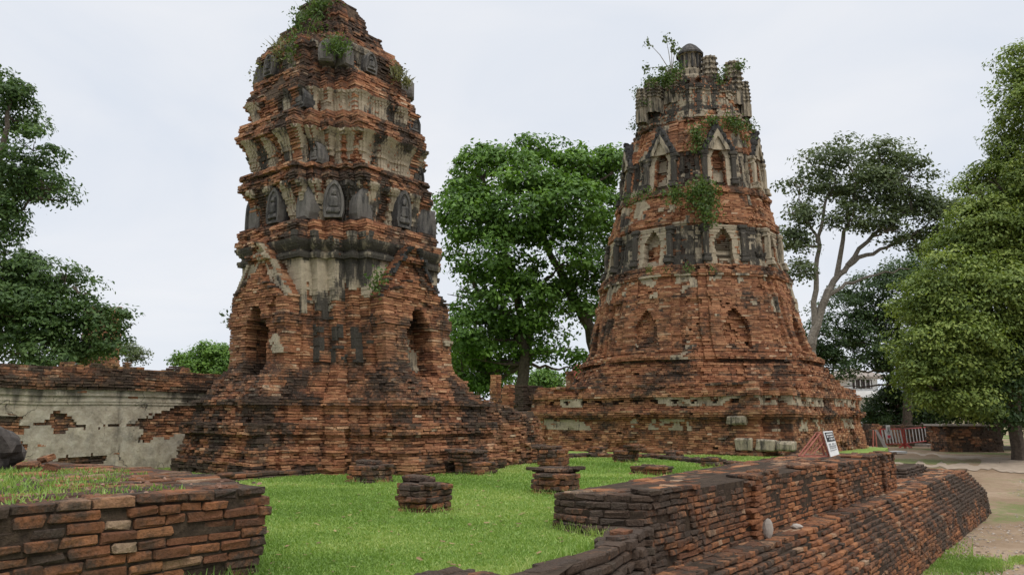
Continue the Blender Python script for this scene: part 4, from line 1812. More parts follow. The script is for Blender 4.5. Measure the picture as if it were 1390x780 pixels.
tree("dark_tree", "dark rounded tree behind the pale-trunked tree and the white house", 60,
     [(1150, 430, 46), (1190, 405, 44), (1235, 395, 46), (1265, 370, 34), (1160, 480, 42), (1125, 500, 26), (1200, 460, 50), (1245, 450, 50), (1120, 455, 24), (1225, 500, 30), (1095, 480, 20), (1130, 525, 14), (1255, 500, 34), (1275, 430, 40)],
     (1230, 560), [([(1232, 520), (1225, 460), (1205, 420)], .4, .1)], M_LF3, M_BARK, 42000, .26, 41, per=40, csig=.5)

tree("weeping_tree", "big yellow-green tree with drooping sprays at the right edge of the picture", 35,
     [(1395, 300, 60, .5), (1388, 195, 36), (1335, 310, 44), (1300, 345, 36), (1365, 262, 36), (1388, 250, 40), (1400, 150, 40), (1300, 470, 50, -1.5), (1350, 400, 56, -1), (1372, 320, 46), (1415, 130, 36), (1395, 90, 30), (1372, 122, 22), (1408, 165, 42), (1400, 235, 58), (1350, 245, 30), (1318, 262, 18), (1345, 300, 36), (1420, 320, 80, 1), (1350, 350, 58), (1290, 375, 38), (1262, 405, 30), (1300, 420, 50, -1), (1245, 440, 34), (1240, 478, 28), (1265, 490, 40, -1),
      (1350, 430, 70), (1250, 525, 24), (1290, 530, 30), (1262, 550, 14), (1320, 480, 50), (1420, 430, 80), (1425, 480, 46, 1.5), (1320, 540, 20, 1), (1285, 552, 16, -1), (1268, 530, 26, -1.5), (1300, 545, 24, -1.5), (1330, 552, 22, -1.5), (1345, 515, 36, -1), (1250, 500, 26, -1), (1310, 505, 34, -1), (1375, 470, 40, -1)],
     (1378, 588), [([(1376, 540), (1372, 470), (1385, 380), (1400, 250), (1398, 120)], .3, .08), ([(1372, 470), (1330, 410), (1280, 390)], .2, .05), ([(1374, 500), (1440, 420), (1470, 380)], .25, .08), ([(1385, 380), (1350, 300), (1330, 260)], .16, .04)],
     M_LF4, M_BARK, 135000, .18, 57, per=44, csig=.36, drop=.9, shell=(.5, 1.02), thr=.33)

tree("spreading_tree", "dark green tree reaching over the plastered wall at the left edge", 42,
     [(12, 122, 26), (28, 165, 28), (45, 205, 30), (30, 240, 38), (68, 258, 24), (2, 285, 24), (86, 272, 10), (22, 356, 16), (-4, 318, 26), (4, 345, 24), (40, 385, 40), (88, 380, 24), (112, 400, 24), (60, 430, 46), (122, 428, 20), (150, 440, 20), (172, 446, 14),
      (20, 430, 50), (105, 468, 30), (70, 478, 40), (145, 470, 22), (-20, 230, 60), (-30, 400, 70), (20, 480, 40)],
     (-40, 540), [([(-38, 500), (-30, 420), (-25, 330), (-10, 240), (10, 170), (14, 130)], .5, .06), ([(-30, 420), (20, 440), (60, 400), (100, 390)], .22, .05), ([(-25, 330), (20, 290), (60, 262)], .16, .03), ([(-30, 440), (40, 462), (110, 470)], .2, .05), ([(60, 395), (62, 430), (40, 460)], .1, .05)],
     M_LF5, M_BARK, 50000, .25, 63, per=38, csig=.40)

tree("distant_tree", "low bushy green tree far beyond the plastered wall beside the tall prang", 62,
     [(285, 482, 17), (262, 492, 17), (306, 488, 18), (247, 497, 9), (300, 502, 20), (275, 503, 20), (320, 500, 20)], (290, 545), [([(290, 530), (288, 500)], .25, .1)], M_LF1, M_BARK, 11000, .26, 71, csig=.4)
tree("distant_tree", "bright low tree seen under the broad tree, left of its trunk", 62,
     [(640, 498, 24), (672, 505, 22), (612, 490, 26), (655, 480, 20), (690, 512, 16)], (650, 550), [([(650, 535), (648, 500)], .25, .1)], M_LF1, M_BARK, 11000, .26, 72, csig=.45)
tree("distant_tree", "bright bush seen under the broad tree, right of its trunk", 58,
     [(742, 518, 14), (758, 524, 12), (728, 522, 12)], (745, 555), [([(745, 540), (743, 520)], .15, .06)], M_LF1, M_BARK, 5000, .24, 73, csig=.4)
tree("distant_tree", "small faint tree behind the row of ruins left of the tall prang", 75,
     [(170, 482, 12), (190, 487, 8)], (175, 540), [([(175, 520), (173, 490)], .15, .06)], M_LF2, M_BARK, 3000, .26, 74, csig=.4)
tree("canopy_shade_fill", "dark leaf mass added as the shade under the weeping tree, behind the barrier fence", 44,  # added dark leaves paint in the deep shade below the weeping canopy
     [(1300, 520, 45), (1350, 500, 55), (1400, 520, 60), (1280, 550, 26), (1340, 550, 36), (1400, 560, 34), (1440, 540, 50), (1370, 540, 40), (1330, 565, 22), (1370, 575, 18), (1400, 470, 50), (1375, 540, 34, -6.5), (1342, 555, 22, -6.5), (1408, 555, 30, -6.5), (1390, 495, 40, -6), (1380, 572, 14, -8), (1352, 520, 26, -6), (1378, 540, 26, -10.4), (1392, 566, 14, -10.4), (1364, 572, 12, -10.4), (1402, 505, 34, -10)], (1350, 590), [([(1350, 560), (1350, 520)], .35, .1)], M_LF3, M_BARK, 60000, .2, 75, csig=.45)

# ------------------------------------------------------------------ ruins and buildings far off
def brick_block(name, label, cat, px, py_top, py_bot, wpx, Y, top_cut=.15, seed=1, base_z=None, shape='sq', taper=0., rot=GRID_ROT, depth_m=None, stain=.1):
    gz = float(ground_z(Y)) if base_z is None else base_z
    c = PD(px, py_bot, Y)
    zt = PD(px, py_top, Y)[2]
    w = wpx * Y / F / 2
    dm = depth_m / 2 if depth_m else w
    root = thing(name, (c[0], Y, gz), label, cat)
    a = Acc()
    ch = .1 if Y > 30 else .07
    z = gz
    while z < zt:
        f = (z - gz) / (zt - gz)
        k = 1 - taper * f
        P = rotz([(w * k, -dm * k), (w * k, dm * k), (-w * k, dm * k), (-w * k, -dm * k)], rot) + np.array([c[0], Y])

        def stl(mx, my, z, tg, lat, Ln):
            n = fbm(mx, my, z, .9, seed)
            lim = zt - (zt - gz) * top_cut * fbm(mx, my, 0 * mx, 1.1, seed + 5) * 1.6
            return np.zeros(len(mx), int), np.where(n > .5, .3, -.05) + stain, z > lim, np.zeros(len(mx))
        course(a, P, z, ch, stl, None, None, blen=(.2, .4), jit=.025, drop=.02, core=f < 1 - top_cut * 1.2, depth=.25)
        z += ch
    a.build("brickwork", mats(M_BRICK), root, warper(.06, .6, .03, seed))
    return root


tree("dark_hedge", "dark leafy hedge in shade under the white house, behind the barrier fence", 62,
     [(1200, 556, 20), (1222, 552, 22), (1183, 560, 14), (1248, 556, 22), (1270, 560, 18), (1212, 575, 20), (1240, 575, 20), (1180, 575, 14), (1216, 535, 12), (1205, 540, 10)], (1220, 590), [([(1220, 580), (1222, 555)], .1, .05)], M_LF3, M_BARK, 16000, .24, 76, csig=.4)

brick_block("brick_ruin", "dark square brick stump under the broad tree's trunk", "ruin", 706, 518, 600, 44, 30, .12, 141, 0., taper=-.0, stain=.45)
brick_block("brick_ruin", "pinkish broken brick block left of the broad tree's trunk", "ruin", 689, 512, 570, 12, 27, .25, 142, 0., stain=-.2)
brick_block("brick_post", "thin brick post standing alone behind the collapsed brick mass", "post", 672, 505, 570, 8, 26, .05, 143, 0., stain=-.15)
brick_block("brick_post", "thin pale brick post before the red roof beside the octagonal tower", "post", 774, 498, 560, 7, 33, .05, 144, 0., stain=-.2)
brick_block("distant_prang", "broken orange brick tower top showing through the left tree", "tower", 128, 409, 560, 44, 55, .06, 145, taper=.25, stain=-.25)
brick_block("ruin_row", "low jagged brick ruins above the coping of the plastered wall, nearest the tree", "ruin", 120, 485, 545, 70, 34, .12, 146, 0., rot=math.atan2(U[1], U[0]), depth_m=1.0)
brick_block("ruin_row", "low jagged brick ruins above the coping of the plastered wall, nearest the prang", "ruin", 205, 492, 545, 90, 36, .10, 147, 0., rot=math.atan2(U[1], U[0]), depth_m=1.0)
brick_block("low_ruin_wall", "low square brick wall with pale coping right of the barrier fence", "wall", 1312, 577, 606, 74, 42, .02, 148, taper=0, rot=.05, depth_m=1.5)
brick_block("low_ruin_wall", "shadowed brick wall behind the barrier fence", "wall", 1235, 574, 604, 110, 50, .1, 149, rot=.1, depth_m=1.5, stain=.2)

M_COPE = simple_mat("pale_coping", (.33, .29, .25), .9, .2, 5, bump=.02)
M_WHITE = simple_mat("white_wall_paint", (.72, .71, .68), .8, .08, 2)
M_CONC = simple_mat("concrete", (.42, .39, .35), .9, .2, 3, bump=.02)
M_ROOF = simple_mat("grey_roof_tiles", (.24, .20, .17), .85, .3, 6)
M_RED = simple_mat("red_roof_tiles", (.27, .07, .05), .8, .25, 6)
M_DARKW = simple_mat("dark_window_wood", (.045, .03, .028), .5, .3, 8)

a = Acc()
pL = PD(1276, 576.5, 41.3)
pR = PD(1350, 577.5, 41.3)
gz = float(ground_z(42))
box1(a, ((pL[0] + pR[0]) / 2, 42, pR[2] + .04), (1, .05), (pR[0] - pL[0]) / 2 + .05, .85, .05, 0)
par = [o for o in COL.objects if o.get('label', '').startswith('low square brick wall')][0]
a.build("coping", [M_COPE], par)
# long kerb strip and rock by the low wall
a = Acc()
pts = [PG(1205, 604), PG(1262, 606), PG(1330, 608), PG(1400, 610), PG(1500, 613)]
for p, q in zip(pts[:-1], pts[1:]):
    mid = (p + q) / 2
    d = (q - p)[:2]
    box1(a, (mid[0], mid[1], mid[2] + .08), d, np.hypot(*d) / 2 - .02, .16, .1, 0, rounded=.02)
tag(a.build("path_kerb", [M_COPE]), "pale concrete kerb along the far side of the grey path", "kerb")
a = Acc()
p = PG(1300, 605)
box1(a, (p[0], p[1], p[2] + .16), (1, -.04), 2.6, .45, .26, 0, (.5, .5, .5), rounded=.05, jit=.03)
box1(a, (p[0], p[1], p[2] + .45), (1, -.04), 2.5, .4, .05, 3, (.5, .5, .5), rounded=.02, jit=.01)
tag(a.build("brick_ledge", [M_BRICK, M_STUCCO, M_STONE, M_COPE]), "low brick ledge with grey slab top in front of the square wall", "ledge")


def blob(name, label, cat, c, sx, sy, sz, mat, seed, sub=3, group=None, rough=.2, boxy=0.):
    bm = bmesh.new()
    bmesh.ops.create_icosphere(bm, subdivisions=sub, radius=1)
    V = np.array([v.co[:] for v in bm.verts])
    k = 1 + rough * (fbm(V[:, 0] + 9, V[:, 1] + 5, V[:, 2], 1.6, seed) - .5) * 2 + rough * .4 * (fbm(V[:, 0], V[:, 1], V[:, 2], 5, seed + 3) - .5)
    if boxy:
        V = np.sign(V) * np.abs(V) ** (1 - boxy)
    V = V * k[:, None] * np.array([sx, sy, sz])
    for v, p in zip(bm.verts, V):
        v.co = p
    me = bpy.data.meshes.new(name)
    bm.to_mesh(me)
    bm.free()
    for p in me.polygons:
        p.use_smooth = False
    me.materials.append(mat)
    o = bpy.data.objects.new(name, me)
    COL.objects.link(o)
    o.location = c
    return tag(o, label, cat, group)


M_ROCK = simple_mat("dark_boulder", (.062, .052, .045), .9, .5, 7, bump=.05)
M_ROCK2 = simple_mat("grey_rock", (.22, .20, .175), .9, .4, 9, bump=.04)
p = PG(1338, 605)
blob("rock", "rounded grey rock at the end of the brick ledge by the path", "rock", (p[0], p[1], p[2] + .1), .75, .5, .42, M_ROCK2, 5)
p = PZ(0, 636, ZT)
blob("boulder", "dark boulder resting on the terrace at the left edge of the picture", "rock", (p[0] - .13, p[1], ZT + .15), 0.26, .24, .25, M_ROCK, 8, 3, rough=.55)

# loose bricks on the terrace
M_LOOSE = M_NEAR
for (px, py, l, w, h, rz, tx, lab) in [(38, 636, .09, .055, .035, .2, .1, "tan loose brick lying on the terrace beside the boulder"),
                                      (62, 632, .09, .055, .028, -.5, .3, "reddish flat brick tilted against the tan one on the terrace"),
                                      (70, 640, .06, .05, .035, .6, 0, "small broken brick piece in the terrace grass")]:
    p = PZ(px, py, ZT)
    a = Acc()
    box1(a, (0, 0, 0), (1, 0), l, w, h, 0, (random.uniform(.3, .8), .25, .2), rounded=.016, jit=.008)
    o = a.build("loose_brick", mats(M_NEAR))
    o.location = (p[0], p[1], ZT + h * .9 + (.04 if tx > .2 else 0))
    o.rotation_euler = (tx, -tx * .5, rz)
    tag(o, lab, "brick", "loose bricks on the terrace")

# small stones on the plinth ledge
p = wp(2.68, .12)
blob("stone", "pale pointed stone leaning on the low wall's face above the plinth", "stone", (p[0], p[1], zled + .10), .06, .045, .13, M_COPE, 15, 2, rough=.25)
p = wp(3.62, .16)
blob("stone", "small whitish stone lying on the plinth ledge", "stone", (p[0], p[1], zled + .03), .08, .05, .035, M_COPE, 16, 2, rough=.3)

# white house
def house():
    Y = 78.
    gz = float(ground_z(Y))
    cx = PD(1172, 540, Y)[0]
    root = thing("white_house", (cx, Y, gz), "white two-storey house with tiled roof and dark windows beyond the octagonal tower", "house")
    a = Acc()

    def pz(py):
        return PD(1172, py, Y)[2]

    def px_(px):
        return PD(px, 530, Y)[0]
    x0, x1 = px_(1152), px_(1192)
    zf, zr = pz(533), pz(511)
    box1(a, ((x0 + x1) / 2, Y + 4, (gz + zr) / 2), (1, 0), (x1 - x0) / 2, 4, (zr - gz) / 2, 0)
    a.build("wall", [M_WHITE], root)
    a = Acc()
    box1(a, ((x0 + x1) / 2 - .2, Y - .55, pz(535)), (1, 0), (x1 - x0) / 2 + .3, .55, .32, 0)
    a.build("balcony", [M_WHITE], root)
    for xa, xb in [(1158, 1164), (1165, 1171), (1172, 1178), (1179, 1184)]:
        f = Acc()
        xm = (px_(xa) + px_(xb)) / 2
        hw = (px_(xb) - px_(xa)) / 2
        box1(f, (xm, Y - .03, (pz(515) + pz(527)) / 2), (1, 0), hw, .06, (pz(515) - pz(527)) / 2, 0)
        w = f.build("window", [M_DARKW], root)
        g = Acc()
        box1(g, (xm, Y - .11, (pz(515) + pz(527)) / 2), (1, 0), .05, .03, (pz(515) - pz(527)) / 2 - .05, 0)
        q = g.build("mullion", [M_WHITE], w)
        q.parent = w
        q.matrix_parent_inverse = Matrix.Identity(4)
    a = Acc()
    # hipped roof
    e = 1.0
    zt = pz(497)
    V = np.array([[x0 - e, Y - e, zr], [x1 + e, Y - e, zr], [x1 + e, Y + 9, zr], [x0 - e, Y + 9, zr], [x0 + 1., Y + 3, zt], [x1 - 1., Y + 3, zt],
                  [x0 - e, Y - e, zr - .15], [x1 + e, Y - e, zr - .15], [x1 + e, Y + 9, zr - .15], [x0 - e, Y + 9, zr - .15]])
    a.add(V, np.array([[0, 1, 5, 4], [2, 3, 4, 5], [0, 6, 7, 1], [1, 7, 8, 2], [6, 9, 8, 7]]), 0, np.full((10, 3), .5))
    a.fn += [np.array([1, 2, 5]), np.array([3, 0, 4])]
    a.mn += [0, 0]
    a.build("roof", [M_ROOF], root)
    a = Acc()
    box1(a, (px_(1193), Y - 1, (gz + pz(536)) / 2), (1, 0), 1.0, 2.5, (pz(536) - gz) / 2, 0)
    a.build("lean_to", [M_WHITE], root)
    # red roofed house between the towers
    Y2_ = 90.
    gz2 = float(ground_z(Y2_))
    c = PD(776, 510, Y2_)
    r2 = thing("red_roof_house", (c[0], Y2_, gz2), "pale building with steep red roof glimpsed under the broad tree", "house")
    a = Acc()
    zr2 = PD(776, 514, Y2_)[2]
    box1(a, (c[0] - .2, Y2_ + 3, (gz2 + zr2) / 2), (1, 0), 3.4, 3, (zr2 - gz2) / 2, 0)
    a.build("wall", [M_WHITE], r2)
    a = Acc()
    zt2 = PD(785, 492, Y2_)[2]
    xa, xb = PD(771, 510, Y2_)[0], PD(806, 510, Y2_)[0]
    xm = PD(786, 510, Y2_)[0]
    V = np.array([[xa, Y2_ - .4, zr2], [xm, Y2_ - .4, zt2], [xb, Y2_ - .4, zr2], [xa, Y2_ + 7, zr2], [xm, Y2_ + 7, zt2], [xb, Y2_ + 7, zr2]])
    a.add(V, np.array([[0, 1, 4, 3], [1, 2, 5, 4], [0, 3, 5, 2]]), 0, np.full((6, 3), .5))
    a.fn += [np.array([0, 2, 1]), np.array([3, 4, 5])]
    a.mn += [0, 0]
    a.build("roof", [M_RED], r2)
    # shed to the right of the white house, behind the weeping tree
    Y3 = 66.
    gz3 = float(ground_z(Y3))
    c = PD(1250, 560, Y3)
    r3 = thing("garden_shed", (c[0], Y3, gz3), "low pale shed with grey metal roof half hidden behind the weeping tree", "shed")
    a = Acc()
    zt3 = PD(1250, 549, Y3)[2]
    box1(a, (c[0], Y3 + 1.5, (gz3 + zt3) / 2), (1, 0), 1.7, 1.5, (zt3 - gz3) / 2, 0)
    a.build("wall", [M_CONC], r3)
    a = Acc()
    box1(a, (c[0], Y3 + 1.2, zt3 + .1), (1, 0), 2.1, 2.0, .09, 0)
    a.build("roof", [M_WHITE], r3)


house()

# ------------------------------------------------------------------ barriers and signs
M_REDP = simple_mat("faded_red_paint", (.40, .045, .04), .5, .25, 14)
M_BAR = simple_mat("grey_white_paint", (.58, .58, .58), .45, .15, 14)
M_RUST = simple_mat("rust_red_frame", (.30, .105, .075), .7, .25, 16)
M_SIGNW = simple_mat("sign_white", (.62, .62, .61), .5, .1, 10)
M_SIGNB = simple_mat("sign_black", (.018, .02, .019), .45, .3, 10)
M_SIGNR = simple_mat("sign_red", (.55, .06, .09), .5, .15, 10)
M_GREYT = simple_mat("faded_grey_text", (.30, .31, .31), .6, .1, 10)


def barrier(px0, py0, px1, py1, y_off, nb, label, rise):
    p, q = PG(px0, py0), PG(px1, py1)
    gz = p[2]
    root = thing("barrier_fence", ((p[0] + q[0]) / 2, (p[1] + q[1]) / 2, gz), label, "barrier", "crowd barriers by the path")
    H = 1.12
    d = (q - p)
    d[2] = 0
    Ln = np.linalg.norm(d)
    u = d / Ln
    A_ = np.array([p[0], p[1], gz])
    B_ = np.array([q[0], q[1], gz + rise])
    up = np.array([-.0, 0, 1.])
    a = Acc()
    tube(a, [A_ + up * .28, B_ + up * .28], .028, 8)
    a.build("bottom_rail", [M_REDP], root)
    a = Acc()
    lean = -u * .16
    tube(a, [A_ + up * H + lean, B_ + up * H + lean], .032, 8)
    a.build("top_rail", [M_REDP], root)
    for k in range(nb):
        f = (k + .5) / nb
        c = A_ + (B_ - A_) * f
        a = Acc()
        box1(a, (0, 0, 0), u[:2], .046, .014, (H - .3) / 2, 0)
        o = a.build("bar", [M_BAR], root)
        o.matrix_parent_inverse = Matrix.Identity(4)
        o.location = Vector(c + up * (.28 + (H - .28) / 2) + lean / 2) - root.location
        ang = math.atan2(.16, H - .28)
        ax = Vector((-u[1], u[0], 0))
        o.rotation_euler = Matrix.Rotation(-ang, 3, ax).to_euler()
    for e in (A_, B_):
        a = Acc()
        tube(a, [e + up * .0, e + up * H + lean], .034, 8)
        a.build("end_post", [M_REDP], root)
        a = Acc()
        nn_ = np.array([-u[1], u[0], 0])
        tube(a, [e + nn_ * .35 + up * .03, e + up * .28, e - nn_ * .35 + up * .03], .03, 8)
        a.build("foot", [M_REDP], root)
    return A_, B_, u, H


fA = barrier(1199, 609, 1228, 608, 0, 7, "red framed barrier with white bars carrying the white notice, left of the pair", 0.)
barrier(1230, 608, 1272, 604, 0, 10, "red framed barrier with slanting white bars, right of the pair by the brick ledge", .08)
# notice on the fence
A_, B_, u, H = fA
root = thing("fence_notice", A_ + u * .55, "white notice with a dark figure symbol and red block hung on the barrier", "sign")
c = PD(1206, 586, (A_ + u * .35)[1] - .09)
a = Acc()
box1(a, c, u[:2], .20, .012, .40, 0, rounded=.01)
a.build("board", [M_SIGNW], root)
nrm_f = np.array([u[1], -u[0], 0])
a = Acc()
box1(a, c + nrm_f * .016 + np.array([0, 0, -.26]), u[:2], .14, .004, .085, 0)
a.build("red_block", [M_SIGNR], root)
a = Acc()
f0 = c + nrm_f * .02
for (x, z, l, h, rot) in [(0, .24, .045, .045, 0), (-.02, .10, .045, .10, .3), (.06, .02, .07, .022, -.5), (-.07, -.03, .022, .09, 0), (.05, -.06, .022, .08, 0)]:
    box1(a, f0 + u * x * .8 + np.array([0, 0, .08 + (z - .08) * .75]), u[:2], l * .62, .004, h * .62, 0, rounded=.008)
th = np.linspace(0, 2 * math.pi, 20)
tube(a, [f0 + u * .14 * math.cos(t) + np.array([0, 0, .10 + .2 * math.sin(t)]) for t in th], .006, 6)
a.build("symbol", [M_SIGNB], root)


def a_sign():
    # A-frame board standing on the far top of the low wall
    zt_ = ztop + .06
    b = PZ(1113, 622, zt_)
    root = thing("frame_sign", b, "small sign on triangular red-brown frame with black and white board on the wall top", "sign")
    Y = b[1]
    k = Y / F

    def q(px, py, dy=0.):
        p = PD(px, py, Y)
        return np.array([p[0], Y + dy, p[2]])
    r = .9 * k
    fr = .16
    tri = [(1089, 619), (1114, 587), (1125, 619)]
    for dy, nm in ((0, 'side_frame'), (fr, 'side_frame')):
        a = Acc()
        for i in range(3):
            tube(a, [q(*tri[i], dy), q(*tri[(i + 1) % 3], dy)], r * 1.5, 4)
        tube(a, [q(1104, 616, dy), q(1118, 600, dy)], r, 4)
        a.build(nm, [M_RUST], root)
    for p_ in tri:
        a = Acc()
        tube(a, [q(*p_, 0), q(*p_, fr)], r, 4)
        a.build("cross_bar", [M_RUST], root)
    # board: leaning panel hung along the right side, turned towards the viewer
    tl, trr, br, bl = q(1115, 585, -.05), q(1133, 584.5, .12), q(1142, 616.5, .1), q(1124.5, 619.5, -.07)

    def pt(u_, v_, off=0.):
        p = tl * (1 - u_) * (1 - v_) + trr * u_ * (1 - v_) + br * u_ * v_ + bl * (1 - u_) * v_
        n = np.cross(trr - tl, bl - tl)
        n = n / np.linalg.norm(n)
        if n[1] > 0:
            n = -n
        return p + n * off

    def panel(u0, v0, u1, v1, th, off, nm, m, par=root):
        a = Acc()
        f = [pt(u0, v0, off + th), pt(u1, v0, off + th), pt(u1, v1, off + th), pt(u0, v1, off + th)]
        g = [pt(u0, v0, off), pt(u1, v0, off), pt(u1, v1, off), pt(u0, v1, off)]
        V = np.array(g + f)
        a.add(V, BOXQ, 0, np.full((8, 3), .5))
        o = a.build(nm, [m], par)
        return o
    bd = panel(0, 0, 1, 1, .012, 0, "board", M_SIGNW)
    panel(.08, .05, .96, .43, .003, .0125, "black_panel", M_SIGNB)
    a = Acc()
    rr = random.Random(3)

    def strokes(rows, u0, u1, dens, mat_i):
        for v0, v1 in rows:
            x = u0
            while x < u1:
                w = rr.uniform(.02, .05)
                if rr.random() < dens:
                    f = [pt(x, v0, .0195), pt(x + w, v0, .0195), pt(x + w, v1, .0195), pt(x, v1, .0195)]
                    g = [pt(x, v0, .0155), pt(x + w, v0, .0155), pt(x + w, v1, .0155), pt(x, v1, .0155)]
                    a.add(np.array(g + f), BOXQ, mat_i, np.full((8, 3), .5))
                x += w + .022
    strokes([(.10, .16), (.20, .255), (.30, .37)], .18, .88, .9, 0)
    strokes([(.50, .56), (.59, .64), (.67, .71), (.76, .79)], .16, .86, .85, 1)
    a.build("lettering", [M_SIGNW, M_GREYT], root)


a_sign()

# second bare frame behind the wall's far end
def bare_frame():
    zg = float(ground_z(30)) + .0
    Y = 30.
    b = PD(1198, 612, Y)
    root = thing("bare_frame", (b[0], Y, b[2]), "bare rust-red sign frame with a grey slanting board seen edge-on beyond the wall end", "sign")
    k = Y / F

    def q(px, py, dy=0.):
        p = PD(px, py, Y)
        return np.array([p[0], Y + dy, p[2]])
    a = Acc()
    tube(a, [q(1185, 640), q(1185, 583)], 1.1 * k, 4)
    tube(a, [q(1193, 640), q(1188, 585)], .9 * k, 4)
    tube(a, [q(1183, 611), q(1206, 614)], 1. * k, 4)
    a.build("posts", [M_RUST], root)
    a = Acc()
    tl, br = q(1188, 583), q(1206, 612)
    V = np.array([q(1187, 583), q(1191, 583), q(1208, 612), q(1203, 613), q(1187, 583, .5), q(1191, 583, .5), q(1208, 612, .5), q(1203, 613, .5)])
    a.add(V, BOXQ, 0, np.full((8, 3), .5))
    a.build("slanting_board", [simple_mat("weathered_grey_board", (.16, .145, .135), .8, .3, 9)], root)
    w = Acc()
    p = PG(1218, 616)
    box1(w, (p[0], p[1], p[2] + .10), (1, .2), .38, .25, .05, 0, rounded=.01)
    o = w.build("fallen_board", [M_SIGNW])
    tag(o, "white board lying flat on the grass beyond the wall's far end", "board")


bare_frame()

# ------------------------------------------------------------------ weeds growing on the masonry
M_WEED = leaf_mat("weed_leaf", (.035, .065, .018), (.075, .125, .03), (.15, .20, .06))
M_WEEDD = leaf_mat("dry_weed", (.07, .07, .03), (.14, .14, .06), (.24, .23, .11))


def weed(label, spots, nl, size, seed, mat=M_WEED, grass=False, name=None, stems=True):
    r = np.random.default_rng(seed)
    pts = np.array([[*PD(px, py, Y), rp * Y / F] for px, py, rp, Y in spots])
    root_p = pts[0][:3]
    a = Acc()
    w = pts[:, 3] ** 2
    li = r.choice(len(pts), nl, p=w / w.sum())
    d = r.normal(0, .5, (nl, 3))
    C = pts[li, :3] + d * pts[li, 3:4] * np.array([1, .7, .9])
    ncl = max(3, nl // 12)
    cc = C[:ncl]
    ci = r.integers(0, ncl, nl)
    C = cc[ci] + r.normal(0, 1, (nl, 3)) * size * 1.1
    leaves_mesh(a, C, size, r, .3, .3, .5)
    if grass:
        for i in range(grass):
            k = r.integers(0, len(pts))
            b = pts[k, :3] + r.normal(0, .4, 3) * pts[k, 3]
            b[2] -= pts[k, 3] * .4
            h = pts[k, 3] * r.uniform(.7, 1.6)
            tip = b + np.array([r.normal(0, .45), r.normal(0, .45), 1]) * h
            mid = (b + tip) / 2 + np.array([0, 0, .15 * h])
            sd = np.cross(tip - b, r.normal(0, 1, 3))
            sd = sd / np.linalg.norm(sd) * .012
            a.add(np.array([b - sd, b + sd, mid + sd * .8, mid - sd * .8, tip + sd * .1, tip - sd * .1]), np.array([[0, 1, 2, 3], [3, 2, 4, 5]]), 0, np.broadcast_to([r.uniform(.3, .9), .5, .5], (6, 3)))
    if stems:
        for p in pts:
            for _ in range(3):
                e = p[:3] + r.normal(0, .4, 3) * p[3]
                tube(a, [p[:3] - np.array([0, -.15, p[3] * .9]), e], [.012, .005], 4, 0, (.05, .5, .5))
    o = a.build(name or ('bush' if grass or 'shrub' in label or 'bush' in label else 'foliage'), [mat], None, origin=root_p)  # all are weed clumps, whichever object name they get
    return tag(o, label, "plant", "weeds growing on the towers")


weed("thick tuft of weeds sprouting from the very top of the leaning prang", [(430, 14, 15, 16.5), (415, 30, 16, 16.3), (442, 6, 11, 16.6), (425, 45, 14, 16.2), (410, 58, 17, 16.0), (400, 70, 14, 15.9)], 1900, .085, 201, grass=200)
weed("straggling dry weeds on the leaning prang's upper left shoulder", [(385, 78, 18, 16.2), (370, 92, 14, 16.5), (358, 106, 12, 16.7), (396, 70, 14, 16.0), (380, 62, 10, 16.6)], 1100, .075, 202, M_WEEDD, grass=160)
weed("green tuft beside the dark stone leaf near the leaning prang's top", [(456, 58, 12, 15.5), (448, 66, 10, 15.4), (462, 66, 10, 15.4)], 500, .075, 203, grass=50)
weed("dry grass tuft on the leaning prang's right shoulder", [(540, 100, 10, 16.6), (552, 112, 8, 16.9)], 200, .07, 204, M_WEEDD, grass=120)
weed("small bright fern in the wall left of the prang's gabled niche", [(511, 378, 8, 15.0), (509, 386, 6, 15.0)], 150, .08, 205)
weed("wide leafy shrub spilling over the octagonal tower's middle ledge", [(940, 262, 14, 23.9), (915, 266, 10, 23.9), (965, 266, 12, 23.9), (955, 280, 13, 23.7), (962, 296, 10, 23.6), (950, 252, 10, 24)], 1900, .11, 206)
weed("green creeper below the crown of the octagonal tower", [(945, 178, 9, 24.5), (950, 190, 9, 24.5), (966, 165, 9, 24.6), (944, 200, 7, 24.4)], 700, .1, 207)
weed("thin creeper on the octagonal tower's right shoulder", [(1000, 172, 10, 24.9), (1012, 186, 9, 25.1), (990, 165, 8, 24.7), (1018, 170, 7, 25.4)], 600, .1, 208)
weed("dark bush on the octagonal tower's broken crown left of the main turret", [(908, 102, 10, 25.0), (920, 96, 9, 25.2), (898, 108, 9, 25), (885, 108, 8, 25)], 900, .1, 209)
weed("weeds between the two small turrets on the octagonal tower's crown", [(983, 96, 6, 25.2), (1003, 90, 6, 25.4), (978, 106, 5, 25.1)], 350, .09, 210)
weed("weeds down the left edge of the octagonal tower's crown", [(866, 128, 6, 26.4), (872, 150, 7, 26), (862, 170, 6, 26.3), (880, 140, 6, 25.6)], 450, .09, 211)
weed("small weeds on the left part of the octagonal tower's middle ledge", [(866, 266, 7, 24.9), (852, 272, 6, 25.4), (880, 262, 5, 24.5)], 250, .09, 212)
weed("thin grass clinging to the ledge above the octagonal tower's lower body", [(905, 364, 4, 23.4), (935, 365, 4, 23.3), (968, 364, 4, 23.4), (880, 366, 3, 23.6)], 260, .07, 213)
weed("small plant at the left edge of the leaning prang's left niche", [(316, 430, 6, 16.9), (313, 436, 5, 16.9)], 80, .09, 214)


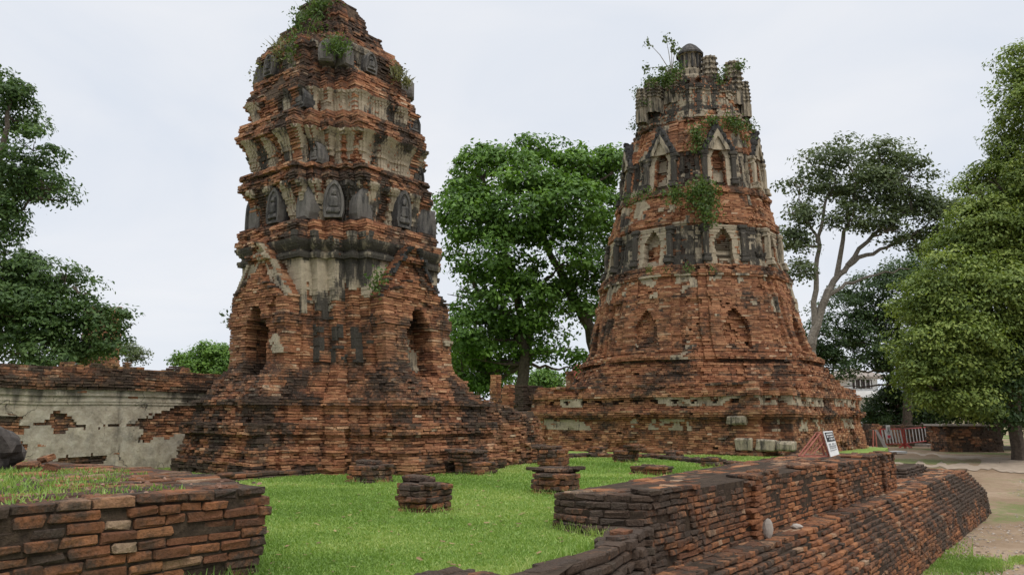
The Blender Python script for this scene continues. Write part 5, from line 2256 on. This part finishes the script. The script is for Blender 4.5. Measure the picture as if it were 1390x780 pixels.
def sapling():
    r = np.random.default_rng(5)
    b = PD(912, 100, 25.1)
    root = thing("sapling", b, "spindly leafy sapling reaching into the sky from the octagonal tower's crown", "plant")
    a = Acc()
    tips = [(880, 58, .55), (904, 52, .6), (917, 68, .5), (877, 92, .5), (898, 94, .35), (912, 60, .45)]
    for px, py, _ in tips:
        e = PD(px, py, 25.1)
        tube(a, [b, (b + e) / 2 + np.array([0, 0, .12]), e], [.018, .012, .006], 5)
    a.build("stem", [M_BARKL], root)
    a = Acc()
    for px, py, s in tips:
        e = PD(px, py, 25.1)
        C = e + r.normal(0, 1, (22, 3)) * np.array([.11, .1, .12]) * s * 1.6
        leaves_mesh(a, C, .13, r, .2, .6, .7)
    a.build("leaves", [M_LF2], root)


sapling()

# ------------------------------------------------------------------ grass
def blades(name, P, h, w, r, mat, label=None, tintb=0.):
    m = len(P)
    h = h * r.uniform(.5, 1.4, m)
    az = r.uniform(0, 2 * math.pi, m)
    dx = np.stack([np.cos(az), np.sin(az), np.zeros(m)], 1)
    ln = r.normal(0, .45, (m, 2))
    tip = P + np.stack([ln[:, 0] * h, ln[:, 1] * h, h], 1)
    V = np.stack([P - dx * w[:, None], P + dx * w[:, None], tip + dx * w[:, None] * .25, tip - dx * w[:, None] * .25], 1).reshape(-1, 3)
    t = np.clip(.5 + r.normal(0, .2, m) + (fbm(P[:, 0], P[:, 1], 0 * h, .9, 41, 4) - .5) * 1.3 + tintb, 0, 1)
    a = Acc()
    a.add(V, (np.arange(m) * 4)[:, None] + np.arange(4)[None], 0, np.repeat(np.stack([t, t, t], 1), 4, 0))
    o = a.build(name, [mat])
    tag(o, label, "grass", None, "stuff")
    return o


M_GRASS = leaf_mat("grass_blade", (.11, .19, .036), (.205, .315, .07), (.38, .44, .15), .35)
r = np.random.default_rng(9)
m = 420000
yy = 4.9 * (22 / 4.9) ** r.random(m)
xx = r.uniform(-.56, .72, m) * yy
ok = inpoly(xx, yy, inset(lawn_poly, .03))
for bad in (np.array([FA, A, Bk, Cc, np.array([-9.5, 6.0])]),):
    ok &= ~inpoly(xx, yy, bad)
dW = (np.stack([xx, yy], 1) - W0)
ok &= ~(((dW @ WN) > -1.6) & ((dW @ WN) < .2) & ((dW @ WU) > 4)) & ~(((dW @ WN) > -.95) & ((dW @ WU) > -.2))
ok &= ~((xx > -.1) & (yy < 7) & (((np.stack([xx, yy], 1) - np.array([0.02, 5.32])) @ np.array([.86, -.5])) > .0))
P = np.stack([xx, yy, np.zeros(m)], 1)[ok]
blades("lawn_grass", P, .008 + .0011 * P[:, 1], .0022 + .00062 * P[:, 1], r, M_GRASS, "short bright green lawn grass")

# longer tufts along brick edges
E = []
for (pa, pb, n) in [(A + N * .05, FA + N * .05, 900), (A + U * .05, Bk + U * .06, 300), (np.array([.41, 7.6]), np.array([.85, 7.0]), 250), (np.array([.7, 6.6]), np.array([0, 5.36]), 200)]:
    f = r.random(n)[:, None]
    E.append(np.asarray(pa) * (1 - f) + np.asarray(pb) * f + r.normal(0, .03, (n, 2)))
for (px, pyb, wpx, *_r) in stub_specs:
    g = PZ(px, pyb)
    n = 90
    E.append(np.stack([g[0] + r.uniform(-.5, .5, n) * wpx * g[1] / F, g[1] + r.normal(0, .05, n)], 1))
E = np.concatenate(E)
blades("grass_tufts", np.concatenate([E, np.zeros((len(E), 1))], 1), np.full(len(E), .075), np.full(len(E), .005), r, M_GRASS, "longer grass tufts at the foot of the bricks")

# terrace weeds
m = 26000
q = r.random((m, 2))
xx = r.uniform(-7, -1.7, m)
yy = r.uniform(4, 9.3, m)
ok = inpoly(xx, yy, inset(np.array([FA, A, Bk, Cc, np.array([-9.5, 6.0])]), .12))
d = np.stack([xx, yy], 1) - A
edge = (-(d @ N) - .18) / .8
ok &= (fbm(xx, yy, 0 * xx, 1.6, 43) + np.clip(edge, -.3, .12) - .35 * np.clip((d @ U) + .9, 0, 1)) > .47
P = np.stack([xx, yy, np.full(m, ZT - .01)], 1)[ok]
blades("terrace_grass", P, np.full(len(P), .034), np.full(len(P), .006), r, M_GRASS, "patchy grass on the terrace top", .1)

# grass patches on the lower ground at the right
PATCH = [(1250, 755, 70, 22), (1300, 770, 60, 14), (1210, 765, 30, 16), (1325, 768, 50, 8), (1390, 762, 20, 6), (1330, 645, 45, 8), (1290, 640, 50, 7), (1235, 622, 30, 6), (1300, 648, 50, 5), (1262, 727, 14, 12)]
G = []
for (px, py, rx, ry) in PATCH:
    n = int(60 * rx)
    ax = px + np.clip(r.normal(0, .5, n), -1, 1) * rx
    ay = py + np.clip(r.normal(0, .5, n), -1, 1) * ry
    for x_, y_ in zip(ax, ay):
        g = PG(x_, y_)
        G.append(g)
G = np.array(G)
d = G[:, :2] - W0
G = G[(d @ WN) > .72]
G[:, 2] = ground_z(G[:, 1]) + (fbm(G[:, 0], G[:, 1], 0 * G[:, 0], .35, 5) - .5) * .10 * np.clip((24 - G[:, 1]) / 5, 0, 1)
blades("ground_grass", G, np.full(len(G), .035) * (G[:, 1] / 14) ** .5, .0035 + .0005 * G[:, 1], r, M_GRASS, "patches of grass on the sandy ground beside the plinth", -.1)


# ------------------------------------------------------------------ pebbles and fallen leaves lying about
def litter(name, P, size, mat, label, r, flat=.5):
    m = len(P)
    a = Acc()
    az = r.uniform(0, 6.28, m)
    sz = size * r.uniform(.5, 1.6, m)
    d = np.stack([np.cos(az), np.sin(az), r.normal(0, .12, m)], 1) * sz[:, None]
    e = np.stack([-np.sin(az), np.cos(az), r.normal(0, .12, m)], 1) * sz[:, None] * r.uniform(.4, .8, (m, 1))
    up = np.zeros((m, 3))
    up[:, 2] = sz * flat
    V = np.stack([P - d - e * .4, P + d * .8 - e, P + d + e * .5, P - d * .6 + e, P - d * .4 + up, P + d * .3 - e * .3 + up, P + d * .5 + e * .3 + up * .9, P - d * .2 + e * .4 + up * .9], 1)
    t = np.clip(r.normal(.5, .25, m), 0, 1)
    a.add(V.reshape(-1, 3), (BOXQ[None] + (np.arange(m) * 8)[:, None, None]).reshape(-1, 4), 0, np.repeat(np.stack([t, t, t], 1), 8, 0))
    o = a.build(name, [mat])
    tag(o, label, "litter", None, "stuff")


M_PEB = leaf_mat("pebble_dust", (.12, .09, .065), (.24, .19, .145), (.42, .37, .31), 0.)
M_CRUMB = leaf_mat("brick_crumb", (.07, .04, .028), (.17, .085, .05), (.28, .17, .11), 0.)
M_DRYL = leaf_mat("fallen_leaf", (.10, .06, .03), (.22, .14, .06), (.38, .30, .13), .15)
r = np.random.default_rng(77)
m = 9000
yy = 9 * (45 / 9) ** r.random(m)
xx = r.uniform(.3, .75, m) * yy
d = np.stack([xx, yy], 1) - W0
ok = ((d @ WN) > .75)
ok &= ~inpoly(xx, yy, lawn_poly) & (vn(xx * .5, yy * .5, 0, 3) > .35)
P = np.stack([xx, yy, ground_z(yy) + (fbm(xx, yy, 0 * xx, .35, 5) - .5) * .10 * np.clip((24 - yy) / 5, 0, 1)], 1)[ok]
litter("gravel", P, .018 + .0004 * P[:, 1], M_PEB, "scattered pebbles and dust crumbs on the sandy ground", r)
k = r.random(len(P)) < .22
litter("fallen_leaves", P[k] + r.normal(0, .25, (k.sum(), 3)) * np.array([1, 1, 0]), .03 + .0006 * P[k, 1], M_DRYL, "brown fallen leaves on the sandy ground", r, .08)
m = 500
yy = 5.2 * (19 / 5.2) ** r.random(m)
xx = r.uniform(-.35, .3, m) * yy
ok = inpoly(xx, yy, inset(lawn_poly, .3)) & ~inpoly(xx, yy, np.array([FA, A, Bk, Cc, np.array([-9.5, 6.0])]))
P = np.stack([xx, yy, np.full(m, .022)], 1)[ok]
litter("lawn_leaves", P, .014 + .0008 * P[:, 1], M_DRYL, "dry leaves fallen on the lawn", r, .1)
P = np.stack([*(A + (r.random((160, 1)) * -3.2) * U - N * r.uniform(.05, 1.9, (160, 1))).T, np.full(160, ZT + .005)], 1)
litter("terrace_crumbs", P, np.full(160, .016), M_CRUMB, "brick crumbs on the terrace top", r, .6)
